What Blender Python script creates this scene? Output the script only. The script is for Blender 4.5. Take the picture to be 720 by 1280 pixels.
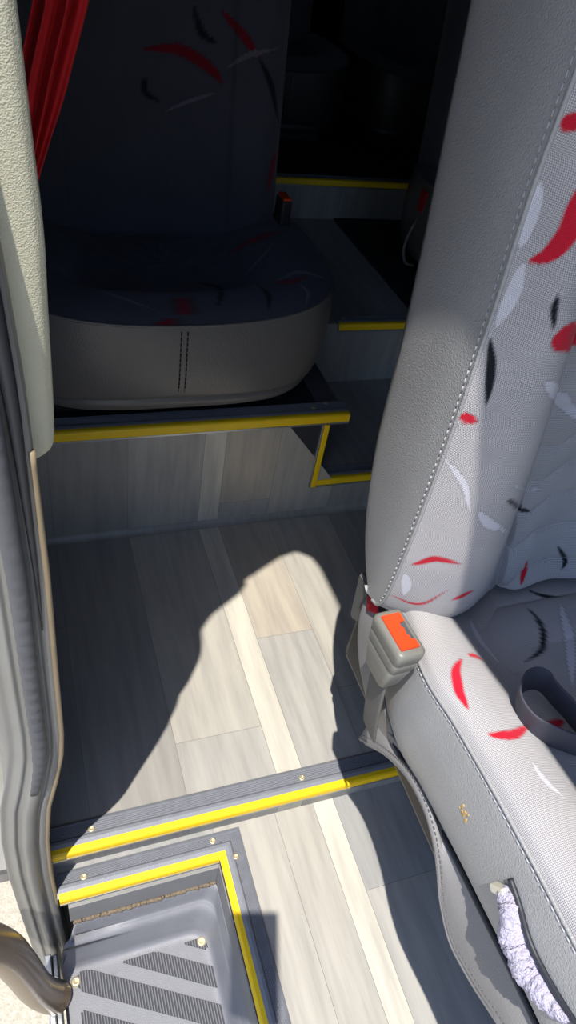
import bpy, bmesh, math, random
import numpy as np
from mathutils import Vector, Matrix
random.seed(4)
np.random.seed(4)
scene = bpy.context.scene
for o in list(bpy.data.objects):
    bpy.data.objects.remove(o)
C = scene.collection

# ------------------------------------------------------------------ camera
yaw, pitch, roll = [math.radians(a) for a in (26.19, 42.47, -11.98)]
cy, sy, cp, sp = math.cos(yaw), math.sin(yaw), math.cos(pitch), math.sin(pitch)
F = Vector((sy * cp, cy * cp, -sp))
r0 = Vector((cy, -sy, 0))
d0 = F.cross(r0)
cr, sr = math.cos(roll), math.sin(roll)
RT = r0 * cr + d0 * sr
DN = r0 * -sr + d0 * cr
cam_d = bpy.data.cameras.new('camera')
cam = bpy.data.objects.new('camera', cam_d)
C.objects.link(cam)
mw = Matrix((RT, -DN, -F)).transposed().to_4x4()
mw.translation = Vector((0, 0, 1.1))
cam.matrix_world = mw
cam_d.sensor_fit = 'VERTICAL'
cam_d.sensor_height = 36
cam_d.lens = 900 / 1280 * 36
cam_d.clip_start = 0.01
scene.camera = cam

# ------------------------------------------------------------------ sky, sun, exposure
w = bpy.data.worlds.new('sky')
scene.world = w
w.use_nodes = True
nt = w.node_tree
sky = nt.nodes.new('ShaderNodeTexSky')
sky.sky_type = 'NISHITA'
sky.sun_disc = False
sky.sun_elevation = math.radians(70)
sky.sun_rotation = math.radians(220)
tint = nt.nodes.new('ShaderNodeMix')
tint.data_type = 'RGBA'
tint.blend_type = 'MULTIPLY'
tint.inputs[0].default_value = 1.0
tint.inputs[7].default_value = (0.90, 0.97, 1.10, 1)
nt.links.new(sky.outputs[0], tint.inputs[6])
nt.links.new(tint.outputs[2], nt.nodes['Background'].inputs[0])
nt.nodes['Background'].inputs[1].default_value = 0.20
sun_d = bpy.data.lights.new('sun', 'SUN')
sun_d.energy = 5.9
sun_d.angle = math.radians(0.55)
sun_d.color = (1, 0.965, 0.91)
sun = bpy.data.objects.new('sun', sun_d)
C.objects.link(sun)
SUN = Vector((0.22, 0.26, -1)).normalized()
sun.rotation_euler = SUN.to_track_quat('-Z', 'Y').to_euler()
sun.location = (-1, -1, 4)
vs = scene.view_settings
vs.view_transform = 'Standard'
vs.look = 'None'
vs.gamma = 1
vs.use_curve_mapping = False
vs.exposure = 0.0

# ------------------------------------------------------------------ materials
def S(r, g, b):
    f = lambda c: ((c / 255 + 0.055) / 1.055) ** 2.4 if c > 10 else c / 255 / 12.92
    return (f(r), f(g), f(b), 1)

class NT:
    def __init__(s, name):
        s.m = bpy.data.materials.new(name)
        s.m.use_nodes = True
        s.t = s.m.node_tree
        s.b = s.t.nodes['Principled BSDF']
    def n(s, kind, **kw):
        x = s.t.nodes.new('ShaderNode' + kind)
        for k, v in kw.items():
            setattr(x, k, v)
        return x
    def l(s, a, b):
        s.t.links.new(a, b)
    def math(s, op, a, b=None):
        x = s.n('Math', operation=op)
        for i, v in enumerate((a, b)):
            if v is None: continue
            if isinstance(v, (int, float)): x.inputs[i].default_value = v
            else: s.l(v, x.inputs[i])
        return x.outputs[0]
    def mix(s, fac, a, b, mode='MIX'):
        x = s.n('Mix', data_type='RGBA', blend_type=mode)
        for i, v in ((0, fac), (6, a), (7, b)):
            if isinstance(v, (int, float, tuple)): x.inputs[i].default_value = v
            else: s.l(v, x.inputs[i])
        return x.outputs[2]
    def bump(s, h, dist, strength=1.0):
        x = s.n('Bump')
        x.inputs['Strength'].default_value = strength
        x.inputs['Distance'].default_value = dist
        s.l(h, x.inputs['Height'])
        s.l(x.outputs[0], s.b.inputs['Normal'])
    def noise(s, vec, scale, detail=4, rough=0.55):
        x = s.n('TexNoise')
        x.inputs['Scale'].default_value = scale
        x.inputs['Detail'].default_value = detail
        x.inputs['Roughness'].default_value = rough
        if vec is not None: s.l(vec, x.inputs['Vector'])
        return x.outputs['Fac']
    def coords(s, kind='Object', scale=None):
        t = s.n('TexCoord').outputs[kind]
        if scale:
            mp = s.n('Mapping')
            mp.inputs['Scale'].default_value = scale
            s.l(t, mp.inputs['Vector'])
            t = mp.outputs[0]
        return t

def plain(name, col, rough=0.5, metal=0.0, var=0.12, scale=30, bump=0.0, bscale=400, spec=0.5):
    k = NT(name)
    v = k.coords('Object')
    f = k.noise(v, scale)
    d = tuple(c * (1 - var) for c in col[:3]) + (1,)
    e = tuple(min(1, c * (1 + var)) for c in col[:3]) + (1,)
    k.l(k.mix(f, d, e), k.b.inputs['Base Color'])
    k.b.inputs['Roughness'].default_value = rough
    k.b.inputs['Metallic'].default_value = metal
    k.b.inputs['Specular IOR Level'].default_value = spec
    if bump:
        k.bump(k.noise(v, bscale, 2), bump)
    return k.m

def leather(name, col, rough=0.5, scale=650, dist=0.0007, spec=0.5):
    k = NT(name)
    v = k.coords('Object')
    vo = k.n('TexVoronoi', feature='SMOOTH_F1')
    vo.inputs['Scale'].default_value = scale
    k.l(v, vo.inputs['Vector'])
    h = k.math('ADD', vo.outputs['Distance'], k.math('MULTIPLY', k.noise(v, scale * 0.6, 3), 0.7))
    k.bump(h, dist, 0.9)
    f = k.noise(v, 14)
    k.l(k.mix(f, tuple(c * 0.88 for c in col[:3]) + (1,), tuple(c * 1.1 for c in col[:3]) + (1,)), k.b.inputs['Base Color'])
    k.b.inputs['Roughness'].default_value = rough
    k.b.inputs['Specular IOR Level'].default_value = spec
    return k.m

def fabric(name, dark, light, pitch=0.0034):
    """woven cloth: light and dark threads, with marks from the 'mark' attribute"""
    k = NT(name)
    uv = k.n('UVMap').outputs[0]
    sx = k.n('SeparateXYZ')
    k.l(uv, sx.inputs[0])
    nz = k.noise(uv, 260, 2)
    wob = k.math('MULTIPLY', nz, 1.6)
    a = k.math('SINE', k.math('ADD', k.math('MULTIPLY', k.math('ADD', sx.outputs[0], sx.outputs[1]), 2 * math.pi / pitch), wob))
    b = k.math('SINE', k.math('ADD', k.math('MULTIPLY', k.math('SUBTRACT', sx.outputs[0], sx.outputs[1]), 2 * math.pi / pitch), wob))
    wv = k.math('ADD', k.math('MULTIPLY', k.math('MULTIPLY', a, b), 0.5), 0.5)
    at = k.n('Attribute', attribute_name='mark')
    big = k.noise(uv, 9, 3)
    wv2 = k.math('ADD', k.math('MULTIPLY', wv, 0.75), k.math('MULTIPLY', big, 0.3))
    base = k.mix(wv2, dark, light)
    mk = k.mix(k.math('MULTIPLY', k.math('SUBTRACT', 1.0, wv), 0.45), at.outputs['Color'], (0.02, 0.02, 0.03, 1))
    k.l(k.mix(at.outputs['Alpha'], base, mk), k.b.inputs['Base Color'])
    k.b.inputs['Roughness'].default_value = 0.95
    k.b.inputs['Specular IOR Level'].default_value = 0.15
    k.b.inputs['Sheen Weight'].default_value = 0.15
    k.bump(k.math('ADD', wv, k.math('MULTIPLY', nz, 0.5)), 0.0005, 0.7)
    return k.m

def vinyl(name):
    """printed wood planks: plank colour comes from the 'tint' attribute, grain runs along y and z"""
    k = NT(name)
    v = k.coords('Object')
    sx = k.n('SeparateXYZ')
    k.l(v, sx.inputs[0])
    along = k.math('SUBTRACT', sx.outputs[1], sx.outputs[2])
    cb = k.n('CombineXYZ')
    at = k.n('Attribute', attribute_name='tint')
    k.l(k.math('ADD', k.math('MULTIPLY', sx.outputs[0], 26), k.math('MULTIPLY', at.outputs['Fac'], 37)), cb.inputs[0])
    k.l(k.math('MULTIPLY', along, 2.6), cb.inputs[1])
    g = k.noise(cb.outputs[0], 1.6, 8, 0.62)
    cb2 = k.n('CombineXYZ')
    k.l(k.math('MULTIPLY', sx.outputs[0], 260), cb2.inputs[0])
    k.l(k.math('MULTIPLY', along, 9.0), cb2.inputs[1])
    g2 = k.noise(cb2.outputs[0], 1.2, 4, 0.6)
    bl = k.noise(v, 5, 3)
    ra = k.n('ValToRGB')
    ra.color_ramp.elements[0].position = 0.34
    ra.color_ramp.elements[0].color = (0.74, 0.74, 0.75, 1)
    ra.color_ramp.elements[1].position = 0.62
    ra.color_ramp.elements[1].color = (1.08, 1.08, 1.06, 1)
    k.l(g, ra.inputs[0])
    c1 = k.mix(1.0, at.outputs['Color'], ra.outputs[0], 'MULTIPLY')
    c2 = k.mix(k.math('MULTIPLY', g2, 0.14), c1, (0.16, 0.15, 0.14, 1))
    c3 = k.mix(k.math('MULTIPLY', bl, 0.35), c2, (0.44, 0.42, 0.385, 1))
    k.l(c3, k.b.inputs['Base Color'])
    k.b.inputs['Roughness'].default_value = 0.42
    k.bump(k.math('ADD', g, k.math('MULTIPLY', g2, 0.5)), 0.0004, 0.5)
    return k.m

M = {}
M['vinyl'] = vinyl('grey wood vinyl')
M['rubber'] = plain('black ribbed rubber', S(122, 124, 130), 0.5, var=0.2, scale=60, bump=0.0003)
M['riser_rubber'] = plain('worn grey rubber', S(128, 127, 126), 0.6, var=0.15, scale=25, bump=0.0003)
M['yellow'] = plain('yellow insert', S(250, 205, 8), 0.5, var=0.06, scale=40)
M['alu'] = plain('aluminium edge', S(170, 172, 175), 0.35, 0.8)
M['screw'] = plain('brass screw', S(214, 200, 160), 0.35, 0.6)
M['tray'] = plain('dark grey moulded plastic', S(126, 126, 130), 0.5, var=0.1, scale=60, bump=0.0004, bscale=500)
M['dirt'] = plain('packed brown grit', S(120, 105, 85), 0.9, var=0.5, scale=300, bump=0.003, bscale=300)
M['leather'] = leather('grey leatherette', S(158, 157, 156), 0.42, scale=720, dist=0.0006)
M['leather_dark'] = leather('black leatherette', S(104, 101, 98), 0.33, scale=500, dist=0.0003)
M['leather_shade'] = leather('shade-toned black leatherette', S(34, 34, 38), 0.5, scale=500, dist=0.0003)  # far seats' leatherette, its colour darkened for the unlit rear
M['skirt'] = leather('grey grained skirt', S(134, 131, 129), 0.55, scale=900, dist=0.0004)
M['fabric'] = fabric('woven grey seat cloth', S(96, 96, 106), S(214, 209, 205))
M['fabric_shade'] = fabric('shade-toned woven seat cloth', S(40, 41, 50), S(90, 90, 100))  # same cloth as the sunlit seat, with shade put into its colours
M['thread'] = plain('pale thread', S(176, 176, 178), 0.8)
M['thread_dark'] = plain('dark thread', S(20, 20, 22), 0.8)
M['plastic_dark'] = plain('dark plastic', S(42, 42, 46), 0.5)
M['plastic_mid'] = plain('grey plastic', S(96, 94, 92), 0.45)
M['buckle'] = plain('grey buckle plastic', S(122, 120, 112), 0.4)
M['red_btn'] = plain('orange red button', S(238, 70, 22), 0.35, var=0.05)
M['steel'] = plain('steel', S(150, 150, 152), 0.3, 0.9)
M['webbing'] = plain('grey webbing', S(104, 102, 98), 0.75, bump=0.0006, bscale=700)
M['webbing_dark'] = plain('charcoal webbing', S(72, 70, 78), 0.75, bump=0.0006, bscale=700)
M['bronze'] = plain('bronze painted tube', S(120, 104, 86), 0.28, 0.55, var=0.25, scale=12)
M['jamb'] = plain('grey painted door frame', S(132, 130, 124), 0.45, var=0.12, scale=15)
M['seal'] = plain('rubber door seal', S(88, 89, 92), 0.6, var=0.2, scale=40, bump=0.0006, bscale=120)
M['seal_dark'] = plain('dark trim gasket', S(40, 42, 48), 0.5)
M['tan'] = plain('tan edge trim', S(150, 132, 104), 0.6)
M['cream'] = leather('cream grained trim', S(208, 203, 176), 0.6, scale=1000, dist=0.0004)
M['curtain'] = plain('red curtain cloth', S(190, 18, 24), 0.9, var=0.15, scale=50)
M['interior'] = plain('dark interior lining', S(30, 30, 34), 0.8)
M['dark_carpet'] = plain('dark platform lining', S(40, 41, 46), 0.7)
M['white_body'] = plain('cream body paint', S(206, 204, 188), 0.3)
M['fleece'] = plain('pale lilac fleece', S(186, 180, 196), 0.95, var=0.2, scale=200, bump=0.003, bscale=350)
M['clip'] = plain('clear cream plastic', S(214, 208, 188), 0.3)
M['gold'] = plain('gold foil', S(205, 170, 105), 0.5, 0.3)
M['red_cloth'] = plain('red cloth', S(170, 20, 34), 0.9)
kg = NT('sandy concrete')
vv = kg.coords('Object')
kg.l(kg.mix(kg.noise(vv, 90, 8, 0.75), S(120, 112, 100), S(236, 226, 204)), kg.b.inputs['Base Color'])
kg.b.inputs['Roughness'].default_value = 0.9
kg.bump(kg.noise(vv, 160, 5), 0.004)
M['ground'] = kg.m

# ------------------------------------------------------------------ helpers
def link(name, me, mat, parent=None, smooth=True):
    o = bpy.data.objects.new(name, me)
    C.objects.link(o)
    if mat is not None:
        for m_ in (mat if isinstance(mat, (list, tuple)) else [mat]):
            me.materials.append(m_)
    if smooth:
        me.polygons.foreach_set('use_smooth', [True] * len(me.polygons))
    if parent is not None:
        o.parent = parent
        o.matrix_parent_inverse = Matrix.Translation(parent.location).inverted()
    return o

def from_bm(name, bm, mat, parent=None, smooth=False):
    bmesh.ops.recalc_face_normals(bm, faces=bm.faces)
    me = bpy.data.meshes.new(name)
    bm.to_mesh(me)
    bm.free()
    return link(name, me, mat, parent, smooth)

def thing(name, label, cat, loc=(0, 0, 0), group=None):
    o = bpy.data.objects.new(name, None)
    C.objects.link(o)
    o.location = loc
    o.empty_display_size = 0.05
    tag(o, label, cat, group)
    return o

def tag(o, label, cat, group=None):
    o['label'] = label
    o['category'] = cat
    if group: o['group'] = group
    return o

def struct(o, label=None, cat=None):
    o['kind'] = 'structure'
    if label: o['label'] = label
    if cat: o['category'] = cat
    return o

def bx(bm, lo, hi, bevel=0.0, seg=2):
    vs_ = [bm.verts.new((x, y, z)) for x in (lo[0], hi[0]) for y in (lo[1], hi[1]) for z in (lo[2], hi[2])]
    fs = [bm.faces.new([vs_[i] for i in q]) for q in ((0, 1, 3, 2), (4, 6, 7, 5), (0, 4, 5, 1), (2, 3, 7, 6), (0, 2, 6, 4), (1, 5, 7, 3))]
    if bevel:
        es = list({e for f in fs for e in f.edges})
        bmesh.ops.bevel(bm, geom=es, offset=bevel, segments=seg, profile=0.6, affect='EDGES')
    return vs_

def catmull(P, n, closed=False):
    """sample control points P (k,d) at n points, through every control point"""
    P = np.asarray(P, float)
    k = len(P)
    if k == 2 and not closed:
        t = np.linspace(0, 1, n).reshape((-1,) + (1,) * (P.ndim - 1))
        return P[0] * (1 - t) + P[1] * t
    if closed:
        t = np.linspace(0, k, n, endpoint=False)
        idx = lambda i: P[np.mod(i, k)]
    else:
        t = np.linspace(0, k - 1 - 1e-9, n)
        E = np.concatenate([(2 * P[0] - P[1])[None], P, (2 * P[-1] - P[-2])[None]])
        idx = lambda i: E[np.clip(i + 1, 0, k + 1)]
    i = np.floor(t).astype(int)
    f = (t - i).reshape((-1,) + (1,) * (P.ndim - 1))
    p0, p1, p2, p3 = idx(i - 1), idx(i), idx(i + 1), idx(i + 2)
    return 0.5 * (2 * p1 + (p2 - p0) * f + (2 * p0 - 5 * p1 + 4 * p2 - p3) * f * f + (3 * p1 - p0 - 3 * p2 + p3) * f ** 3)

def loft_pts(sections, nu, nv):
    """sections (k,m,3) -> grid (nu,nv,3)"""
    rows = np.array([catmull(s, nv) for s in sections])
    return catmull(rows, nu)

def grid_mesh(name, G, mat, parent=None, uv=None, wrap=False, flip=False, thick=0.0, cap=False):
    nu, nv = G.shape[:2]
    me = bpy.data.meshes.new(name)
    idx = np.arange(nu * nv).reshape(nu, nv)
    if wrap:
        idx = np.hstack([idx, idx[:, :1]])
    a, b, c, d = idx[:-1, :-1], idx[1:, :-1], idx[1:, 1:], idx[:-1, 1:]
    q = np.stack([a, b, c, d] if not flip else [a, d, c, b], -1).reshape(-1, 4)
    faces = q.tolist()
    if cap:
        faces.append(idx[0, :-1].tolist() if wrap else idx[0].tolist())
        faces.append((idx[-1, :-1] if wrap else idx[-1]).tolist()[::-1])
    me.from_pydata(G.reshape(-1, 3).tolist(), [], faces)
    if uv is not None:
        l = me.uv_layers.new(name='UVMap')
        li = np.zeros(len(me.loops), int)
        me.loops.foreach_get('vertex_index', li)
        l.data.foreach_set('uv', uv.reshape(-1, 2)[li].ravel())
    me.update()
    o = link(name, me, mat, parent)
    if thick:
        s_ = o.modifiers.new('solid', 'SOLIDIFY')
        s_.thickness = thick
        s_.offset = -1
    return o

def arc_uv(G):
    du = np.linalg.norm(np.diff(G, axis=0), axis=2).mean(1)
    u = np.concatenate([[0], np.cumsum(du)])
    dv = np.linalg.norm(np.diff(G, axis=1), axis=2)
    v = np.concatenate([np.zeros((G.shape[0], 1)), np.cumsum(dv, 1)], 1)
    return np.stack([np.repeat(u[:, None], G.shape[1], 1), v - v[:, v.shape[1] // 2:v.shape[1] // 2 + 1]], -1)

def set_marks(o, marks):
    """woven-in crescents: marks = (colour, half width, [3-D points])"""
    me = o.data
    n = len(me.vertices)
    co = np.zeros(n * 3)
    me.vertices.foreach_get('co', co)
    co = co.reshape(-1, 3)
    col = np.zeros((n, 4))
    for c, hw, pts in marks:
        P = catmull(np.array(pts), 60)
        t = np.linspace(0, 1, 60)
        wdt = hw * np.maximum(np.sin(np.pi * np.clip(t * 0.94 + 0.05, 0, 1)) ** 0.8, 0.12)
        sel = np.where(((co > P.min(0) - 0.02) & (co < P.max(0) + 0.02)).all(1))[0]
        if not len(sel): continue
        D = np.linalg.norm(co[sel][:, None] - P[None], axis=2) - wdt[None]
        wgt = np.clip(0.5 - D.min(1) / 0.0018, 0, 1)
        better = wgt > 0
        s2 = sel[better]
        wg = wgt[better][:, None]
        col[s2, :3] = np.array(c[:3])
        col[s2, 3] = np.maximum(col[s2, 3], wg[:, 0])
    at = me.color_attributes.new('mark', 'FLOAT_COLOR', 'POINT')
    at.data.foreach_set('color', col.ravel())

def tube_pts(path, rad, n=12, ell=None, up=None):
    """ring grid along path; ell = (a,b) half-sizes for a flat section, up = direction of b"""
    P = np.asarray(path, float)
    T = np.gradient(P, axis=0)
    T /= np.linalg.norm(T, axis=1)[:, None]
    ref = np.array(up if up is not None else (0.123, 0.97, 0.21))
    G = []
    for i in range(len(P)):
        r_ = ref[i] if ref.ndim == 2 else ref
        s1 = np.cross(T[i], r_)
        s1 /= np.linalg.norm(s1)
        s2 = np.cross(s1, T[i])
        a_, b_ = ell if ell else ((rad, rad) if np.isscalar(rad) else (rad[i], rad[i]))
        th = np.linspace(0, 2 * np.pi, n, endpoint=False)
        if ell:
            cs, sn = np.cos(th), np.sin(th)
            cs = np.sign(cs) * np.abs(cs) ** 0.5
            sn = np.sign(sn) * np.abs(sn) ** 0.5
        else:
            cs, sn = np.cos(th), np.sin(th)
        G.append(P[i] + np.outer(cs * a_, s1) + np.outer(sn * b_, s2))
    return np.array(G)

def tube(name, path, rad, mat, parent=None, n=12, ell=None, up=None, samples=None):
    if samples: path = catmull(path, samples)
    return grid_mesh(name, tube_pts(path, rad, n, ell, up), mat, parent, wrap=True, cap=True)

def join_grids(name, grids, mat, parent=None, wrap=True, cap=True):
    V, Fc, off = [], [], 0
    for G in grids:
        nu, nv = G.shape[:2]
        idx = np.arange(nu * nv).reshape(nu, nv) + off
        if wrap: idx = np.hstack([idx, idx[:, :1]])
        a, b, c, d = idx[:-1, :-1], idx[1:, :-1], idx[1:, 1:], idx[:-1, 1:]
        Fc += np.stack([a, b, c, d], -1).reshape(-1, 4).tolist()
        if cap:
            Fc.append((idx[0, :-1] if wrap else idx[0]).tolist())
            Fc.append((idx[-1, :-1] if wrap else idx[-1]).tolist()[::-1])
        V += G.reshape(-1, 3).tolist()
        off += nu * nv
    me = bpy.data.meshes.new(name)
    me.from_pydata(V, [], Fc)
    me.update()
    return link(name, me, mat, parent)

def stitches(name, curve, mat, parent, pitch=0.008, length=0.005, r=0.0008):
    """row of short thread stitches along a curve"""
    P = np.asarray(curve, float)
    d = np.concatenate([[0], np.cumsum(np.linalg.norm(np.diff(P, axis=0), axis=1))])
    gs = []
    s_ = 0.0
    while s_ + length < d[-1]:
        q = np.array([[np.interp(s_ + length * f, d, P[:, k]) for k in range(3)] for f in (0, 0.5, 1)])
        gs.append(tube_pts(q, r, 5))
        s_ += pitch
    return join_grids(name, gs, mat, parent)

def offset_curve(G, j, eps, other):
    """curve on grid column j pushed out by eps from the surface"""
    P = G[:, j]
    du = np.gradient(P, axis=0)
    dv = G[:, other] - P
    nrm = np.cross(du, dv)
    nrm /= np.linalg.norm(nrm, axis=1)[:, None] + 1e-12
    return P, nrm

# ------------------------------------------------------------------ vinyl floors (planks)
ZL = -0.072
TINTS = [S(150, 146, 139), S(170, 166, 158), S(140, 138, 134), S(178, 172, 160), S(156, 155, 152), S(166, 158, 146)]
LIGHT = S(208, 201, 184)
GAP = S(96, 92, 86)

def planks(name, rects, mapf, thick=None):
    """rects = (x0,x1,s0,s1,tint); mapf(x,s) -> point; thin dark joints are part of the sheet"""
    V, Fc, cols = [], [], []
    g = 0.0007
    def quad(x0, x1, s0, s1, c, ns=1):
        i = len(V)
        V.extend([mapf(x0, s0), mapf(x1, s0), mapf(x1, s1), mapf(x0, s1)])
        Fc.append((i, i + 1, i + 2, i + 3))
        cols.append(c)
    for x0, x1, s0, s1, c in rects:
        quad(x0, x1 - g, s0, s1 - g, c)
        quad(x1 - g, x1, s0, s1, GAP)
        quad(x0, x1 - g, s1 - g, s1, GAP)
    me = bpy.data.meshes.new(name)
    me.from_pydata([tuple(v) for v in V], [], Fc)
    at = me.attributes.new('tint', 'FLOAT_COLOR', 'CORNER')
    at.data.foreach_set('color', np.repeat(np.array(cols), 4, axis=0).ravel())
    me.update()
    return link(name, me, M['vinyl'], None, smooth=False)

def strip_rects(xs, s0, s1, joints, tints):
    out = []
    for i in range(len(xs) - 1):
        js = [s0] + [j for j in joints.get(i, []) if s0 < j < s1] + [s1]
        for k in range(len(js) - 1):
            t = tints[i] if not isinstance(tints[i], list) else tints[i][k % len(tints[i])]
            out.append((xs[i], xs[i + 1], js[k], js[k + 1], t))
    return out

XS = [-0.12, 0.025, 0.171, 0.319, 0.363, 0.476, 0.62, 0.76, 0.90, 1.05, 1.20, 1.35, 1.50, 1.72]
TI = [TINTS[2], TINTS[0], [TINTS[1], TINTS[3]], LIGHT, [TINTS[1], S(184, 172, 154)], TINTS[3], TINTS[0], TINTS[2], TINTS[4], TINTS[0], TINTS[1], TINTS[2], TINTS[0]]
JO = {2: [0.578], 4: [0.755], 0: [0.85], 5: [0.62]}
# landing floor, then its sheet turns up the riser in one cove
Y0, YR = 0.447, 1.069
struct(planks('floor', strip_rects(XS, Y0 - 0.002, YR - 0.012, JO, TI), lambda x, s: (x, s, 0.0)), 'grey wood plank vinyl floor of the landing between the seats', 'floor')
struct(planks('trim_1', strip_rects(XS, 0, 0.262, {4: [0.05]}, TI), lambda x, s: (x, YR + 0.0005, 0.012 + s - 0.004) if x <= 0.5641 else (x, YR + 0.0005, min(0.012 + s - 0.004, 0.092))), 'wood plank vinyl riser under the raised seat platform', 'riser')
# the cove between them
cs = []
for k in range(7):
    a = k / 6 * math.pi / 2
    cs.append((YR + 0.0005 - 0.013 + 0.013 * math.sin(a), 0.0002 + 0.013 - 0.013 * math.cos(a)))
cg = np.array([[(x, y, z) for (y, z) in cs] for x in (-0.12, 0.4, 1.72)])
o = grid_mesh('trim_2', cg, M['vinyl'])
at = o.data.attributes.new('tint', 'FLOAT_COLOR', 'POINT')
at.data.foreach_set('color', np.tile(np.array(TINTS[0]), (len(o.data.vertices), 1)).ravel())
struct(o)
# lower entry floor
XL = [-0.6, -0.3, 0.21, 0.316, 0.384, 0.421, 0.56, 0.70, 0.85, 1.0, 1.2, 1.4, 1.72]
TL = [TINTS[1], TINTS[0], TINTS[3], [TINTS[1], TINTS[3]], LIGHT, [TINTS[1], TINTS[4]], TINTS[4], TINTS[0], TINTS[2], TINTS[1], TINTS[0], TINTS[2]]
rl = [(-0.034, 0.21, 0.412, 0.4695, TINTS[4])] + [r for r in strip_rects(XL, -1.2, 0.4695, {4: [-0.2], 5: [0.304], 3: [-0.3], 6: [0.2]}, TL) if r[0] >= 0.21]
struct(planks('floor_entry', rl, lambda x, s: (x, s, ZL)), 'grey wood plank vinyl on the lower entry floor beside the step well', 'floor')
# riser of the landing edge, wrapped in the same vinyl, set back under the nosing
struct(planks('trim_3', strip_rects(XS, 0, 0.0718, {}, TI), lambda x, s: (x, 0.4565, ZL + s)))
# intermediate aisle step, platforms
XA = [0.564, 0.70, 0.84, 0.98, 1.12, 1.26, 1.72]
TA = [TINTS[0], TINTS[2], TINTS[4], TINTS[0], TINTS[2], TINTS[1]]
struct(planks('floor_aisle', strip_rects(XA, YR + 0.002, 1.4405, {0: [1.3]}, TA), lambda x, s: (x, s, 0.095)), 'wood vinyl tread of the low aisle step behind the landing', 'step')
struct(planks('trim_4', strip_rects(XA, 0.0, 0.168, {}, TA), lambda x, s: (x, 1.441, 0.095 + s)))
struct(planks('floor_rear', strip_rects(XA, 1.443, 2.066, {}, TA), lambda x, s: (x, s, 0.264)), 'dark wood vinyl on the rear aisle floor', 'floor')
struct(planks('trim_5', strip_rects(XA, 0.0, 0.115, {}, TA), lambda x, s: (x, 2.0665, 0.264 + s)))
def block(name, lo, hi, mat, bevel=0.0):
    bm = bmesh.new()
    bx(bm, lo, hi, bevel)
    return from_bm(name, bm, mat)
struct(block('floor_platform', (-0.05, YR + 0.002, 0.0), (0.562, 3.6, 0.268), M['dark_carpet']), 'raised dark platform carrying the left bus seat', 'platform')
struct(block('floor_platform', (0.562, 2.068, 0.0), (1.72, 3.6, 0.378), M['dark_carpet']), 'rear raised platform beyond the far yellow edge', 'platform')
struct(block('floor_platform', (0.96, 1.46, 0.0), (1.72, 2.064, 0.27), M['dark_carpet']), 'dark platform under the seat behind the right seat', 'platform')

# ------------------------------------------------------------------ body shell
def prism(name, outline, z0, z1, mat):
    bm = bmesh.new()
    lo = [bm.verts.new((x, y, z0)) for x, y in outline]
    hi = [bm.verts.new((x, y, z1)) for x, y in outline]
    n = len(lo)
    bm.faces.new(lo[::-1]); bm.faces.new(hi)
    for i in range(n):
        bm.faces.new((lo[i], lo[(i + 1) % n], hi[(i + 1) % n], hi[i]))
    return from_bm(name, bm, mat)
ro = [(0.26, -1.25), (0.235, -0.4), (0.212, -0.1), (0.196, 0.04), (0.195, 0.40), (0.192, 0.487), (0.184, 0.519), (0.157, 0.540), (0.118, 0.531), (0.014, 0.475), (-0.045, 0.434), (-0.066, 0.43), (-0.066, 3.6), (1.75, 3.6), (1.75, -1.25)]  # door-side roof edge, out of view, shaped for where sun falls inside
struct(prism('ceiling', ro, 1.6, 1.66, M['interior']))
struct(block('wall_right', (1.72, -1.25, -0.45), (1.78, 3.6, 1.6), M['interior']))
struct(block('wall_rear', (-0.12, 3.6, -0.45), (1.78, 3.66, 1.6), M['interior']))
struct(block('wall_left', (-0.068, 0.455, -0.10), (-0.056, 3.6, 1.6), M['interior']))
struct(block('wall_front', (0.28, -1.31, -0.45), (1.78, -1.25, 0.55), M['interior']))
struct(block('trim_6', (0.21, -1.25, -0.45), (1.72, 0.44, ZL - 0.003), M['dark_carpet']))
struct(block('trim_7', (-0.06, 0.46, -0.45), (1.72, 1.068, -0.002), M['dark_carpet']))
gnd = block('floor_ground', (-14, -14, -0.62), (14, 14, -0.5), M['ground'])
struct(gnd, 'sandy concrete pavement outside the open door', 'pavement')

# ------------------------------------------------------------------ door frame (jamb), swept by height
def R_at(z):
    return np.interp(z, [-0.5, -0.327, -0.147, 0.015, 0.12, 0.209, 0.27, 0.327, 0.37, 0.475, 0.628, 0.732, 0.805, 0.904, 1.0, 1.1, 1.2, 1.3, 1.45, 1.6],
                     [-0.030, -0.031, -0.034, -0.036, -0.033, -0.025, -0.013, -0.004, -0.001, 0.0, 0.002, 0.001, 0.0, -0.005, -0.018, -0.027, -0.033, -0.034, -0.02, 0.03])
zs = np.linspace(-0.49, 1.595, 90)
def jamb_prof(z):
    R = R_at(z)
    seal = 1 if z > 0.27 else max(0.0, (z - 0.2) / 0.07)
    yb = 0.418 + max(0, z - 1.0) * 0.08
    L = np.interp(z, [-0.5, -0.09, 0.12, 0.28, 0.5, 1.0], [-0.088, -0.072, -0.078, -0.066, -0.066, -0.08])
    p = [(R + 0.001, yb + 0.050), (R, yb + 0.010), (R - 0.002, yb + 0.003), (R - 0.009, yb + 0.001), (R - 0.013, yb + 0.004),
         (R - 0.019, yb - 0.004), (R - 0.028, yb - 0.004), (R - 0.035, yb + 0.006), (R - 0.041, yb + 0.004), (R - 0.048, yb + 0.012), (R - 0.056, yb + 0.014),
         (L, yb + 0.022), (L - 0.004, yb + 0.04), (L, yb + 0.075)]
    return [(x, y, z) for x, y in p]
jg = np.array([catmull(jamb_prof(z), 60) for z in zs])
jamb = grid_mesh('door_1', jg, M['jamb'], wrap=True, cap=True)
struct(jamb, 'grey door frame post at the left, with rubber seal', 'door frame')
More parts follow.
